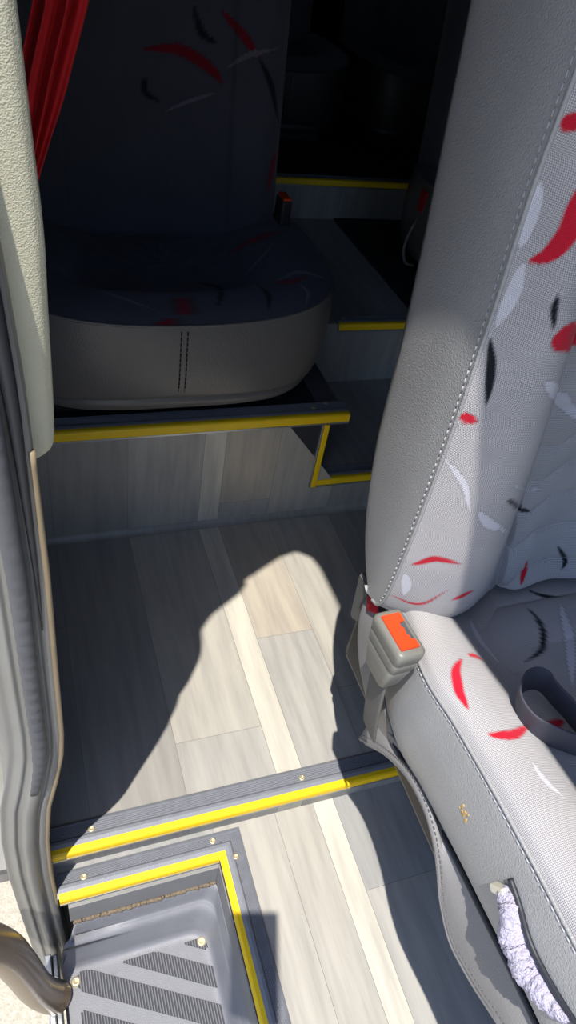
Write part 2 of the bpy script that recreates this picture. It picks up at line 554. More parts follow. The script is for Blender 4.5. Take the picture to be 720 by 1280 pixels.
# ribbed rubber seal on the post
zz = np.linspace(0.262, 1.59, 230)
sg = []
for i, z in enumerate(zz):
    R = R_at(z)
    yb = 0.412 + max(0, z - 1.0) * 0.08
    rib = 0.0006 * math.sin(z * 2 * math.pi / 0.018)
    tp_ = min(1.0, 0.25 + (z - 0.262) / 0.12)
    rib *= 1.4 if z < 0.6 else 0.6
    sg.append([(R - 0.024 + (0.008 * (0.5 + 0.5 * tp_) + rib * 0.4) * math.cos(a), yb + 0.003 * (1 - tp_) + (0.0075 * tp_ + rib) * math.sin(a), z) for a in np.linspace(0, 2 * math.pi, 14, endpoint=False)])
grid_mesh('rubber_seal', np.array(sg), M['seal'], jamb, wrap=True, cap=True)
lp = [(R_at(z) - 0.001, 0.4215 + max(0, z - 1.0) * 0.08, z) for z in np.linspace(-0.12, 0.76, 60)]
tube('edge_strip', lp, 0.0028, M['tan'], jamb, 8)
lp = [(R_at(z) - 0.009, 0.4175 + max(0, z - 1.0) * 0.08, z) for z in np.linspace(0.56, 1.58, 40)]
tube('gasket', lp, list(np.interp(np.linspace(0, 1, 40), [0, 0.12, 0.3, 1], [0.0008, 0.003, 0.006, 0.006])), M['seal_dark'], jamb, 8)

# padded trim behind the post
pz = np.array([0.728, 0.733, 0.742, 0.76, 0.79, 0.85, 0.90, 0.953, 1.027, 1.10, 1.18, 1.26, 1.36, 1.46])
pr = np.array([0.008, 0.0145, 0.0175, 0.0185, 0.0195, 0.0205, 0.0215, 0.0195, 0.0165, 0.011, 0.0, -0.014, -0.028, -0.03])
sec = []
for z, xr in zip(pz, pr):
    rr = 0.9 if z < 0.731 else 1.0
    sec.append([(xr - 0.001, 0.495, z), (xr, 0.462, z), (xr - 0.003, 0.4535, z), (xr - 0.010, 0.4495, z), (xr - 0.024, 0.4485, z), (-0.045, 0.452, z), (-0.060, 0.47, z), (-0.06, 0.495, z)])
pg = loft_pts(np.array(sec), 80, 40)
tag(grid_mesh('door_post_padding', pg, M['cream'], None, wrap=True, cap=True), 'cream grained padded trim on the left door post, half sunlit', 'trim')

# open sliding door parked behind the frame
bm = bmesh.new()
bx(bm, (-0.20, 0.56, -0.15), (-0.073, 1.7, 1.5), 0.018, 4)
struct(from_bm('door_2', bm, M['white_body'], None, True), 'cream painted edge of the open sliding door outside the frame', 'door')
# sill under the frame, seen beside the step
bm = bmesh.new()
bx(bm, (-0.066, -0.3, -0.33), (-0.056, 0.40, -0.262), 0.002)
bx(bm, (-0.056, -0.3, -0.33), (-0.047, 0.40, -0.270), 0.002)
struct(from_bm('trim_8', bm, M['alu']), 'pale metal sill strip along the outer edge of the step', 'sill')

# ------------------------------------------------------------------ stair nosings
def screw(parent, loc, nrm=(0, 0, 1), r=0.0052, h=0.0022, mat=None):
    bm = bmesh.new()
    prof = [(r, 0), (r, h * 0.45), (r * 0.8, h * 0.85), (r * 0.42, h), (r * 0.36, h * 0.45), (0.0001, h * 0.4)]
    n = 20
    rings = [[bm.verts.new((q[0] * math.cos(2 * math.pi * i / n), q[0] * math.sin(2 * math.pi * i / n), q[1])) for i in range(n)] for q in prof]
    for a, b in zip(rings, rings[1:]):
        for i in range(n):
            bm.faces.new((a[i], a[(i + 1) % n], b[(i + 1) % n], b[i]))
    bm.faces.new(rings[-1])
    mt = Vector((0, 0, 1)).rotation_difference(Vector(nrm)).to_matrix().to_4x4()
    bmesh.ops.transform(bm, matrix=Matrix.Translation(loc) @ mt, verts=bm.verts)
    return from_bm('screw', bm, mat or M['screw'], parent, True)

def nosing(label, start, along, inward, length, width=0.044, m0=0.0, m1=0.0, screws=(), ribs=6, z=0.0, drop=0.014):
    A, I = Vector(along).normalized(), Vector(inward).normalized()
    U = Vector((0, 0, 1)) if abs(A.z) < 0.5 else -A.cross(I)
    if abs(A.z) >= 0.5: U = Vector((0, -1, 0))
    t = thing('stair_nosing', label, 'stair edge', start, 'yellow-edged stair nosings')
    def sweep(name, prof, mat):
        ends = []
        for L, m in ((0.0, m0), (length, m1)):
            ends.append([Vector(start) + A * (L + m * d) + I * d + U * h for d, h in prof])
        bm = bmesh.new()
        va = [bm.verts.new(p) for p in ends[0]]
        vb = [bm.verts.new(p) for p in ends[1]]
        n = len(va)
        for i in range(n):
            bm.faces.new((va[i], va[(i + 1) % n], vb[(i + 1) % n], vb[i]))
        bm.faces.new(va); bm.faces.new(vb[::-1])
        return from_bm(name, bm, mat, t)
    body = [(0.0105, -0.001), (0.0105, 0.0045), (0.016, 0.0062), (0.0205, 0.0060), (0.0225, 0.0042)]
    x0, x1 = 0.0235, width - 0.006
    st = (x1 - x0) / ribs
    for k in range(ribs):
        a = x0 + k * st
        body += [(a, 0.0026), (a + st * 0.25, 0.0042), (a + st * 0.62, 0.0042), (a + st * 0.85, 0.0026)]
    body += [(x1 + 0.001, 0.0042), (width, 0.0012), (width, -0.001)]
    sweep('ribbed_tread', body, M['rubber'])
    sweep('yellow_insert', [(0.0105, -0.001), (0.0105, 0.0044), (0.004, 0.0040), (0.001, 0.002), (0.0, -0.001), (0.0, -drop + 0.004), (0.002, -drop + 0.004), (0.002, -0.001)], M['yellow'])
    sweep('lip', [(-0.0006, -drop + 0.004), (-0.0006, -drop), (0.006, -drop), (0.006, -drop + 0.004)], M['alu'])
    for d, i in screws:
        screw(t, Vector(start) + A * d + I * i + U * 0.0035)
    return t
nosing('yellow-edged black nosing across the landing floor, the longest one', (-0.034, 0.442, 0.0), (1, 0, 0), (0, 1, 0), 0.80, 0.047, screws=((0.058, 0.029), (0.390, 0.029)))
nosing('short yellow-edged nosing along the back rim of the step well', (-0.031, 0.407, ZL), (1, 0, 0), (0, 1, 0), 0.241, 0.042, m1=1.0, screws=((0.037, 0.026), (0.236, 0.029)))
nosing('yellow-edged nosing running down the right rim of the step well', (0.210, 0.407, ZL), (0, -1, 0), (1, 0, 0), 0.95, 0.042, m0=-1.0, screws=((0.003, 0.024), (0.42, 0.024)))
nosing('yellow-edged nosing on the raised platform below the left seat', (-0.05, YR - 0.002, 0.270), (1, 0, 0), (0, 1, 0), 0.668, 0.050, screws=((0.628, 0.043), (0.598, 0.03)), drop=0.019)
nosing('yellow-edged nosing on the low aisle step beside the platform', (0.566, YR - 0.002, 0.095), (1, 0, 0), (0, 1, 0), 0.42, 0.046, screws=((0.03, 0.03),), drop=0.015)
nosing('yellow-edged nosing at the rear aisle floor, past the left seat cushion', (0.735, 1.428, 0.264), (1, 0, 0), (0, 1, 0), 0.225, 0.044, screws=((0.02, 0.03), (0.2, 0.03)), drop=0.016)
nosing('farthest dim yellow-edged nosing at the back of the aisle', (0.72, 2.058, 0.380), (1, 0, 0), (0, 1, 0), 0.49, 0.044, drop=0.016)
# upright yellow corner strip
t = thing('corner_trim', 'upright yellow corner strip joining two yellow step edges', 'corner strip', (0.564, YR, 0.09))
bm = bmesh.new()
bx(bm, (0.5645, YR - 0.006, 0.082), (0.5765, YR + 0.008, 0.252), 0.002)
from_bm('yellow_insert', bm, M['yellow'], t)
bm = bmesh.new()
bx(bm, (0.5600, YR - 0.0045, 0.082), (0.5640, YR + 0.006, 0.252), 0.001)
from_bm('metal_edge', bm, M['alu'], t)
bm = bmesh.new()
bx(bm, (0.563, YR + 0.05, 0.258), (0.612, 1.30, 0.270), 0.002)
tag(from_bm('floor_plate', bm, M['alu']), 'dull metal plate edge beside the left seat base', 'plate')

# ------------------------------------------------------------------ entry step
step = thing('entry_step', 'dark grey moulded plastic entry step with slanted grip strips', 'step', (0.09, 0.2, -0.25))
ZT = -0.25
def rim(x0, x1, y1, z, r, y0=-0.55):
    pts = [(-0.0405, y0, ZT), (-0.0405, (y0 + y1) / 2, ZT), (-0.0405, min(y1, 0.372) - 0.006, min(z, ZT + 0.02)), (x0 + 0.004, y1, z), ((x0 + x1) / 2, y1, z)]
    for k in range(7):
        a = math.pi / 2 * k / 6
        pts.append((x1 - r + r * math.sin(a), y1 - r + r * math.cos(a), z))
    pts += [(x1, (y0 + y1) / 2, z), (x1, y0, z)]
    return pts
G = np.array([rim(-0.016, 0.2085, 0.404, -0.146, 0.012), rim(-0.016, 0.2075, 0.398, -0.150, 0.016), rim(-0.018, 0.204, 0.392, -0.176, 0.022),
              rim(-0.030, 0.2035, 0.388, -0.182, 0.026), rim(-0.040, 0.2015, 0.380, -0.192, 0.03), rim(-0.0405, 0.197, 0.372, -0.225, 0.034),
              rim(-0.0405, 0.193, 0.368, -0.243, 0.034), rim(-0.0405, 0.186, 0.361, ZT, 0.034), rim(-0.0405, 0.165, 0.34, ZT, 0.03)])
Gd = catmull(G, 48)
V = Gd.reshape(-1, 3).tolist()
nu, nv = Gd.shape[:2]
idx = np.arange(nu * nv).reshape(nu, nv)
Fc = np.stack([idx[:-1, :-1], idx[:-1, 1:], idx[1:, 1:], idx[1:, :-1]], -1).reshape(-1, 4).tolist()
Fc.append(idx[-1].tolist())
# outer left flank
b0 = len(V)
V += [(-0.0405, 0.361, -0.30), (-0.0405, -0.55, -0.30)]
Fc.append([int(idx[-2, 3]), b0, b0 + 1, int(idx[-2, 0])])
me = bpy.data.meshes.new('tray')
me.from_pydata(V, [], Fc)
me.update()
link('tray', me, M['tray'], step)
# rubber riser between the nosing and the tray
bm = bmesh.new()
bx(bm, (-0.020, 0.4005, -0.142), (0.2085, 0.4065, ZL - 0.014), 0.001)
bx(bm, (0.2085, -0.55, -0.150), (0.2145, 0.4065, ZL - 0.014), 0.001)
from_bm('riser_strip', bm, M['riser_rubber'], step)
gp = catmull([(-0.016, 0.4, -0.1455), (0.06, 0.3995, -0.1465), (0.13, 0.4, -0.146), (0.207, 0.4, -0.1445)], 120)
gp = gp + np.random.normal(0, 0.0007, gp.shape)
tube('grit_seam', gp, list(0.0028 + 0.0012 * np.random.rand(120)), M['dirt'], step, 8)
# slanted grip strips with fine ridges
kk = NT('ridged grip rubber')
v_ = kk.coords('Object')
sx = kk.n('SeparateXYZ'); kk.l(v_, sx.inputs[0])
wv = kk.math('SINE', kk.math('MULTIPLY', sx.outputs[0], 2 * math.pi / 0.0042))
kk.l(kk.mix(kk.math('ADD', kk.math('MULTIPLY', wv, 0.5), 0.5), S(70, 70, 73), S(122, 122, 126)), kk.b.inputs['Base Color'])
kk.b.inputs['Roughness'].default_value = 0.7
kk.bump(wv, 0.001)
M['grip'] = kk.m
def clip_poly(poly, f):
    out = []
    for i in range(len(poly)):
        a, b = poly[i], poly[(i + 1) % len(poly)]
        fa, fb = f(a), f(b)
        if fa >= 0: out.append(a)
        if fa * fb < 0:
            t_ = fa / (fa - fb)
            out.append((a[0] + (b[0] - a[0]) * t_, a[1] + (b[1] - a[1]) * t_))
    return out
for b0_, b1_ in ((0.436, 0.485), (0.381, 0.412), (0.322, 0.357), (0.262, 0.296), (0.202, 0.236), (0.142, 0.176), (0.082, 0.116), (0.022, 0.056)):
    top = 0.3545 if b1_ > 0.4 else 0.358
    poly = [(-0.020, -0.3), (0.1935 if b1_ < 0.42 else 0.188, -0.3), (0.1935 if b1_ < 0.42 else 0.188, top), (-0.020, top)]
    sl = 0.55
    poly = clip_poly(poly, lambda p: p[1] + sl * p[0] - b0_)
    poly = clip_poly(poly, lambda p: b1_ - p[1] - sl * p[0])
    if len(poly) < 3: continue
    bm = bmesh.new()
    va = [bm.verts.new((x, y, ZT - 0.001)) for x, y in poly]
    vb = [bm.verts.new((x, y, ZT + 0.0022)) for x, y in poly]
    for i in range(len(va)):
        bm.faces.new((va[i], va[(i + 1) % len(va)], vb[(i + 1) % len(va)], vb[i]))
    ft = bm.faces.new(vb)
    bmesh.ops.bevel(bm, geom=[e for e in bm.edges if abs(e.verts[0].co.z - e.verts[1].co.z) > 0.001], offset=0.004, segments=3, affect='EDGES')
    from_bm('grip_strip', bm, M['grip'], step)
screw(step, (-0.0225, 0.346, ZT), r=0.0075, h=0.004)
screw(step, (0.1795, 0.348, ZT + 0.001), r=0.0075, h=0.0045)

# ------------------------------------------------------------------ bronze door arm
arm = thing('bent_door_arm', 'bent bronze metal arm of the sliding door at the lower left beside the step', 'roller arm', (-0.05, 0.33, -0.25))
ap = [(-0.0510, 0.333, -0.2500), (-0.0540, 0.333, -0.2440), (-0.0637, 0.333, -0.2231), (-0.0765, 0.331, -0.155), (-0.0870, 0.326, -0.02), (-0.0990, 0.321, 0.08), (-0.1300, 0.312, 0.18), (-0.1800, 0.30, 0.28)]
tube('tube', ap, 0.0235, M["bronze"], arm, 24, samples=50)
screw(arm, (-0.0800, 0.3085, 0.03), (0.25, -1, 0.25), r=0.005, h=0.003, mat=M['steel'])
tube('sleeve', [(-0.132, 0.3115, 0.185), (-0.150, 0.3075, 0.22), (-0.176, 0.301, 0.272)], 0.0262, M['plastic_dark'], arm, 20)

# ------------------------------------------------------------------ front right passenger seat
RED_SHADE, PAL_SHADE = S(130, 14, 28), S(112, 110, 120)  # red and pale pattern colours with the interior shade mixed in
RED, BLK, PAL = S(214, 22, 48), S(22, 22, 28), S(226, 224, 230)
seat = thing('bus_seat', 'sunlit grey patterned bus seat at the right with leatherette side', 'seat', (0.62, 0.25, ZL), 'passenger seats')
XC = 0.625
bz = [0.446, 0.452, 0.475, 0.52, 0.60, 0.72, 0.84, 0.94, 1.03, 1.12, 1.19, 1.225]
e0y = np.interp(bz, [0.446, 0.452, 0.475, 0.50, 0.548, 0.60, 0.72, 0.84, 0.94, 1.03, 1.15, 1.225], [0.515, 0.533, 0.552, 0.565, 0.58, 0.588, 0.597, 0.613, 0.63, 0.645, 0.666, 0.66])
e1y = np.interp(bz, [0.446, 0.452, 0.475, 0.52, 0.60, 0.72, 0.81, 0.90, 0.97, 1.03, 1.12, 1.19, 1.225], [0.475, 0.462, 0.452, 0.448, 0.446, 0.447, 0.450, 0.459, 0.463, 0.462, 0.468, 0.495, 0.54])
gx = np.interp(bz, [0.44, 0.50, 0.55, 0.60, 0.764, 0.864, 0.95, 1.03, 1.2], [0.545, 0.548, 0.545, 0.533, 0.499, 0.476, 0.462, 0.455, 0.45])
gy = np.interp(bz, [0.44, 0.50, 0.56, 0.8, 1.0, 1.15, 1.225], [0.468, 0.49, 0.50, 0.502, 0.505, 0.52, 0.56])
side, bol, cen = [], [], []
for i, z in enumerate(bz):
    a, b, g, h = e0y[i], e1y[i], gx[i], gy[i]
    x1 = 0.372
    side.append([(0.392, a + 0.004, z), (0.384, a - 0.004, z), (0.377, a * 0.72 + b * 0.28, z), (0.3705, a * 0.3 + b * 0.7, z), (x1, b, z)])
    wv_ = g - x1
    p = 0.034 if z < 1.1 else 0.02
    bol.append([(x1, b, z), (x1 + 0.10 * wv_, b - 0.014, z), (x1 + 0.30 * wv_, b - p, z), (x1 + 0.55 * wv_, b - p * 0.9, z), (x1 + 0.80 * wv_, (b + h) / 2 - 0.018, z), (x1 + 0.95 * wv_, h - 0.006, z), (g, h, z)])
    cen.append([(g, h, z), (g + 0.012, h - 0.004, z), (g * 0.6 + XC * 0.4, h - 0.004, z), (XC, h + 0.004, z), (2 * XC - g * 0.6 - XC * 0.4, h - 0.004, z), (2 * XC - g - 0.012, h - 0.004, z), (2 * XC - g, h, z)])
mir = lambda A: np.array(A) * np.array([-1, 1, 1]) + np.array([2 * XC, 0, 0])
NU = 420
gs = loft_pts(np.array(side), 90, 40)
gb = loft_pts(np.array(bol), NU, 100)
gc = loft_pts(np.array(cen), NU, 120)
# stitched horizontal channels with a chevron at each end
u_z = gc[..., 2]
xr_ = np.abs(gc[..., 0] - XC) / 0.10
chev = np.clip(xr_ - 0.45, 0, 0.25) * 0.09
edge = np.minimum(np.linspace(0, 1, 120), 1 - np.linspace(0, 1, 120))[None, :]
ph = (u_z + chev - 0.47) / 0.052
gc[..., 1] -= (0.010 * np.abs(np.sin(np.pi * ph)) ** 0.3) * np.clip(edge / 0.04, 0, 1)
gall = np.concatenate([gb, gc[:, 1:], mir(gb)[:, ::-1][:, 1:]], 1)
back = grid_mesh('backrest', gall, M['fabric'], seat, uv=arc_uv(gall))
panel = grid_mesh('side_panel', gs, M['leather'], seat)
grid_mesh('side_panel', mir(gs), M['leather'], seat, flip=True)
bk = np.array([[(0.392, a + 0.004, z), (0.42, a + 0.03, z), (XC, a + 0.05, z), (2 * XC - 0.42, a + 0.03, z), (2 * XC - 0.392, a + 0.004, z)] for a, z in zip(e0y, bz)])
grid_mesh('back_shell', loft_pts(bk, 40, 40), M['leather_dark'], seat)
cpt, cpb = [], []
tp = np.concatenate([gs[-1], gall[-1][1:], mir(gs)[-1][::-1][1:]])
bt = np.concatenate([gs[0], gall[0][1:], mir(gs)[0][::-1][1:]])
for nm, ring, zc in (('top_cap', tp, 1.245), ('bottom_cap', bt, 0.442)):
    n_ = len(ring)
    cc = ring.copy(); cc[:, 1] = (ring[:, 1] + np.maximum(ring[:, 1], 0.66 if nm == 'top_cap' else 0.50)) / 2; cc[:, 2] = zc
    bkr = ring.copy(); bkr[:, 1] = np.maximum(ring[:, 1], 0.66 if nm == 'top_cap' else 0.50)
    grid_mesh(nm, catmull(np.array([ring, cc, bkr]), 8), M['leather'], seat)
# piping-like welt and twin rows of stitching down the seam
seam = gs[:, -1]
tube('seam_welt', seam + np.array([-0.0008, 0.002, 0]), 0.0022, M['leather'], panel, 8)
for off in (6, 10):
    P, nr = offset_curve(gs, 43 - off, 0, 39 - off)
    sgn = np.sign(-nr[:, 0]).reshape(-1, 1)
    stitches('stitching', P[4:] + nr[4:] * sgn[4:] * 0.0006, M['thread'], panel) if off == 6 else None

# seat cushion
cyv = [0.535, 0.50, 0.45, 0.351, 0.28, 0.206, 0.14, 0.084, 0.0, -0.04, -0.065]
sz = np.interp(cyv, [-0.065, -0.04, 0.0, 0.084, 0.14, 0.206, 0.28, 0.351, 0.45, 0.5, 0.535], [0.43, 0.468, 0.488, 0.490, 0.491, 0.489, 0.483, 0.474, 0.464, 0.458, 0.452])
lowz = np.interp(cyv, [-0.065, 0.07, 0.21, 0.39, 0.535], [0.352, 0.352, 0.342, 0.318, 0.31])
cu, cs_ = [], []
for y, z, lz in zip(cyv, sz, lowz):
    tk = float(np.interp(y, [0.36, 0.42, 0.47, 0.535], [0, 0.012, 0.032, 0.05]))
    z -= tk * 0.3
    d = 1.0 if y > -0.03 else 0.6
    half = [(0.372 + tk, y, z), (0.380 + tk * 0.9, y, z + 0.011), (0.402 + tk * 0.5, y, z + 0.016), (0.430, y, z + 0.010), (0.453, y, z - 0.004), (0.478, y, z - 0.024 * d), (0.505, y, z - 0.032 * d), (0.55, y, z - 0.030 * d)]
    cu.append(half + [(XC, y, z - 0.028 * d)] + [(2 * XC - a, b, c) for a, b, c in half[::-1]])
    cs_.append([(x_ + tk, y, z_) for x_, z_ in ((0.388, lz - 0.004), (0.380, lz + 0.004), (0.366, lz * 0.72 + z * 0.28), (0.3635, lz * 0.4 + z * 0.6), (0.368, lz * 0.1 + z * 0.9), (0.372, z))])
gcu = loft_pts(np.array(cu), 340, 300)
lat = np.abs(gcu[..., 0] - XC)
inner = np.clip((0.135 - lat) / 0.012, 0, 1)
gcu[..., 2] -= inner * 0.006 * (1 - np.abs(np.sin(np.pi * (gcu[..., 1] + np.clip(lat - 0.08, 0, 0.04) * 0.8) / 0.075)) ** 0.3)
cush = grid_mesh('cushion', gcu, M['fabric'], seat, uv=arc_uv(gcu), flip=True)
gcs = loft_pts(np.array(cs_), 120, 40)
# slit in the leatherette, with the fleece showing
cside = grid_mesh('cushion_side', gcs, M['leather'], seat)
grid_mesh('cushion_side', mir(gcs), M['leather'], seat, flip=True)
fr = np.concatenate([gcs[-1], gcu[-1][1:], mir(gcs)[-1][::-1][1:]])
frl = fr.copy(); frl[:, 2] = np.minimum(fr[:, 2], 0.35); frl[:, 1] = -0.06
grid_mesh('cushion_front', np.array([fr, fr * 0.5 + frl * 0.5 + np.array([0, -0.012, 0]), frl]), M['leather'], seat)
P = gcs[:, -1] * 0.82 + gcs[:, -5] * 0.18
P, nr = offset_curve(gcs, 36, 0, 33)
sgn = np.sign(-nr[:, 0]).reshape(-1, 1)
stitches('stitching', P + nr * sgn * 0.001, M['thread'], cside)
tube('seam_welt', gcs[:, -1] + np.array([-0.0006, 0, 0.0002]), 0.002, M['leather'], cside, 8)
# dark cord under the leatherette side
tube('edge_cord', np.array([(0.381, y, z - 0.005) for y, z in zip(cyv, lowz) if y < 0.4]), 0.0032, M['plastic_dark'], seat, 8, samples=60)

# flared lower skirt with a rolled hem
hem = np.array([(0.386, 0.412, 0.222), (0.388, 0.372, 0.262), (0.389, 0.334, 0.292), (0.388, 0.300, 0.309), (0.387, 0.268, 0.313), (0.386, 0.246, 0.309), (0.386, 0.227, 0.298), (0.386, 0.207, 0.279), (0.386, 0.189, 0.259), (0.386, 0.166, 0.243), (0.386, 0.145, 0.236), (0.386, 0.122, 0.241), (0.386, 0.098, 0.250), (0.386, 0.052, 0.272), (0.386, 0.0, 0.285), (0.388, -0.06, 0.29)])
hem = np.array([0, 0, 1.1]) + (hem - np.array([0, 0, 1.1])) * 0.966
topl = np.array([(0.387, y + 0.004 * (0.42 - y), np.interp(y, [-0.065, 0.07, 0.21, 0.39, 0.535], [0.352, 0.352, 0.342, 0.318, 0.31]) - 0.006) for y in hem[:, 1]])
hd, td = catmull(hem, 140), catmull(topl, 140)
mid = hd * 0.5 + td * 0.5 + np.array([-0.004, 0, 0])
sk = np.array([catmull([t_, m_, h_ + np.array([0, 0, 0.004]), h_ + np.array([-0.0015, 0, 0.0])], 16) for t_, m_, h_ in zip(td, mid, hd)])
skirt = grid_mesh('skirt', sk, M['skirt'], seat, thick=0.004)
tube('hem', hd + np.array([-0.0018, 0, 0.0]), 0.0035, M['skirt'], skirt, 8)
P = hd + np.array([-0.0035, 0, 0.0105])
stitches('hem_stitching', P, M['webbing'], skirt, 0.006, 0.0035, 0.0005)
# folded rear corner of the skirt
fc = np.array([[(0.386, 0.409, 0.224), (0.387, 0.406, 0.262), (0.388, 0.404, 0.31)], [(0.377, 0.392, 0.243), (0.377, 0.389, 0.282), (0.378, 0.384, 0.318)], [(0.380, 0.360, 0.275), (0.379, 0.356, 0.305), (0.378, 0.35, 0.328)], [(0.386, 0.33, 0.296), (0.385, 0.327, 0.312), (0.383, 0.322, 0.33)]])
grid_mesh('skirt_fold', loft_pts(fc, 24, 16), M['skirt'], seat, thick=0.003)
# pedestal below, carrying the seat on the floor
bm = bmesh.new()
bx(bm, (0.565, -0.04, ZL), (0.80, 0.40, 0.30), 0.015, 3)
bx(bm, (0.402, -0.05, 0.24), (0.83, 0.54, 0.345), 0.01, 2)  # hidden upper box, widened to keep stray sun off the floor
from_bm('pedestal', bm, M['plastic_dark'], seat)
# recliner cover and bracket band at the back corner
bm = bmesh.new()
ol = [(0.539, 0.425), (0.505, 0.430), (0.476, 0.412), (0.498, 0.366), (0.520, 0.347), (0.530, 0.350)]
va = [bm.verts.new((0.384, y, z)) for y, z in ol]
vb = [bm.verts.new((0.402, y, z)) for y, z in ol]
for i in range(6): bm.faces.new((va[i], va[(i + 1) % 6], vb[(i + 1) % 6], vb[i]))
bm.faces.new(va); bm.faces.new(vb)
bmesh.ops.bevel(bm, geom=list(bm.edges), offset=0.003, segments=2, affect='EDGES')
from_bm('recliner_cover', bm, M['plastic_mid'], seat)
bd = np.array([(0.383, 0.478, 0.425), (0.376, 0.470, 0.395), (0.374, 0.450, 0.365), (0.374, 0.425, 0.345), (0.376, 0.398, 0.325), (0.380, 0.375, 0.305)])
tube('bracket_band', bd, 0, M['skirt'], seat, 16, ell=(0.027, 0.0025), up=(1, 0, 0), samples=50)
rb = np.array([(0.386, 0.500, 0.445), (0.380, 0.488, 0.436), (0.377, 0.476, 0.422)])
tube('red_tab', rb, 0, M['red_cloth'], seat, 12, ell=(0.013, 0.003), up=(1, 0, 0), samples=14)
# pale fleece lining bulging from the slit in the side
fp = np.array([(0.3645, 0.112, 0.436), (0.360, 0.104, 0.425), (0.357, 0.094, 0.418), (0.356, 0.082, 0.416), (0.356, 0.070, 0.420), (0.356, 0.058, 0.421), (0.357, 0.046, 0.424), (0.360, 0.034, 0.432), (0.365, 0.022, 0.442)])
k3 = 0.362 / 0.3725
fp = np.array([0, 0, 1.1]) + (np.array([(0.3725, y, z - 0.022) for y, z in ((0.143, 0.443), (0.128, 0.442), (0.115, 0.430), (0.104, 0.421), (0.090, 0.420), (0.077, 0.420), (0.066, 0.424), (0.052, 0.430), (0.036, 0.444))]) - np.array([0, 0, 1.1])) * k3
fp = catmull(fp, 70)
k_ = np.linspace(0, 1, 70)
fr_ = 0.004 + 0.0118 * np.sin(np.pi * np.clip(k_ * 0.95 + 0.06, 0, 1)) ** 0.6 * (0.80 + 0.24 * np.abs(np.sin(k_ * 13 + 0.4)))
fgG = tube_pts(fp, list(fr_), 30)
fgG += np.random.normal(0, 0.0006, fgG.shape) + (0.0016 * np.sin(np.linspace(0, 95, 70))[:, None] * np.sin(np.linspace(0, 12.57, 30))[None, :])[..., None] * np.array([-0.6, -0.5, 0.6])
grid_mesh('fleece_lining', fgG, M['fleece'], cside, wrap=True, cap=True)
lipc = np.array([(0.3638, 0.142, 0.456), (0.3630, 0.12, 0.450), (0.3625, 0.10, 0.441), (0.3625, 0.08, 0.438), (0.3628, 0.05, 0.442), (0.364, 0.02, 0.450)])
tube('slit_edge', lipc, 0.003, M['seal_dark'], cside, 10, samples=40)
bm = bmesh.new()
bx(bm, (-0.006, -0.004, -0.011), (0.003, 0.004, 0.009), 0.0015)
bmesh.ops.transform(bm, matrix=Matrix.Translation((0.360, 0.139, 0.440)) @ Matrix.Rotation(math.radians(35), 4, 'X'), verts=bm.verts)
from_bm('clip', bm, M['clip'], cside)
# remains of a gold emblem on the side
bm = bmesh.new()
for dy, dz, a, b in ((0, 0, 0.0035, 0.009), (0.006, 0.004, 0.003, 0.006), (-0.005, -0.004, 0.003, 0.006), (0.003, -0.002, 0.005, 0.003), (-0.004, 0.006, 0.002, 0.002), (0.008, -0.003, 0.002, 0.002)):
    bx(bm, (0.3628, 0.213 + dy - a / 2, 0.432 + dz - b / 2), (0.3645, 0.213 + dy + a / 2, 0.432 + dz + b / 2), 0.0004, 1)
emb = from_bm('emblem', bm, M['gold'], cside)
emb['label'] = 'worn gold emblem remains'

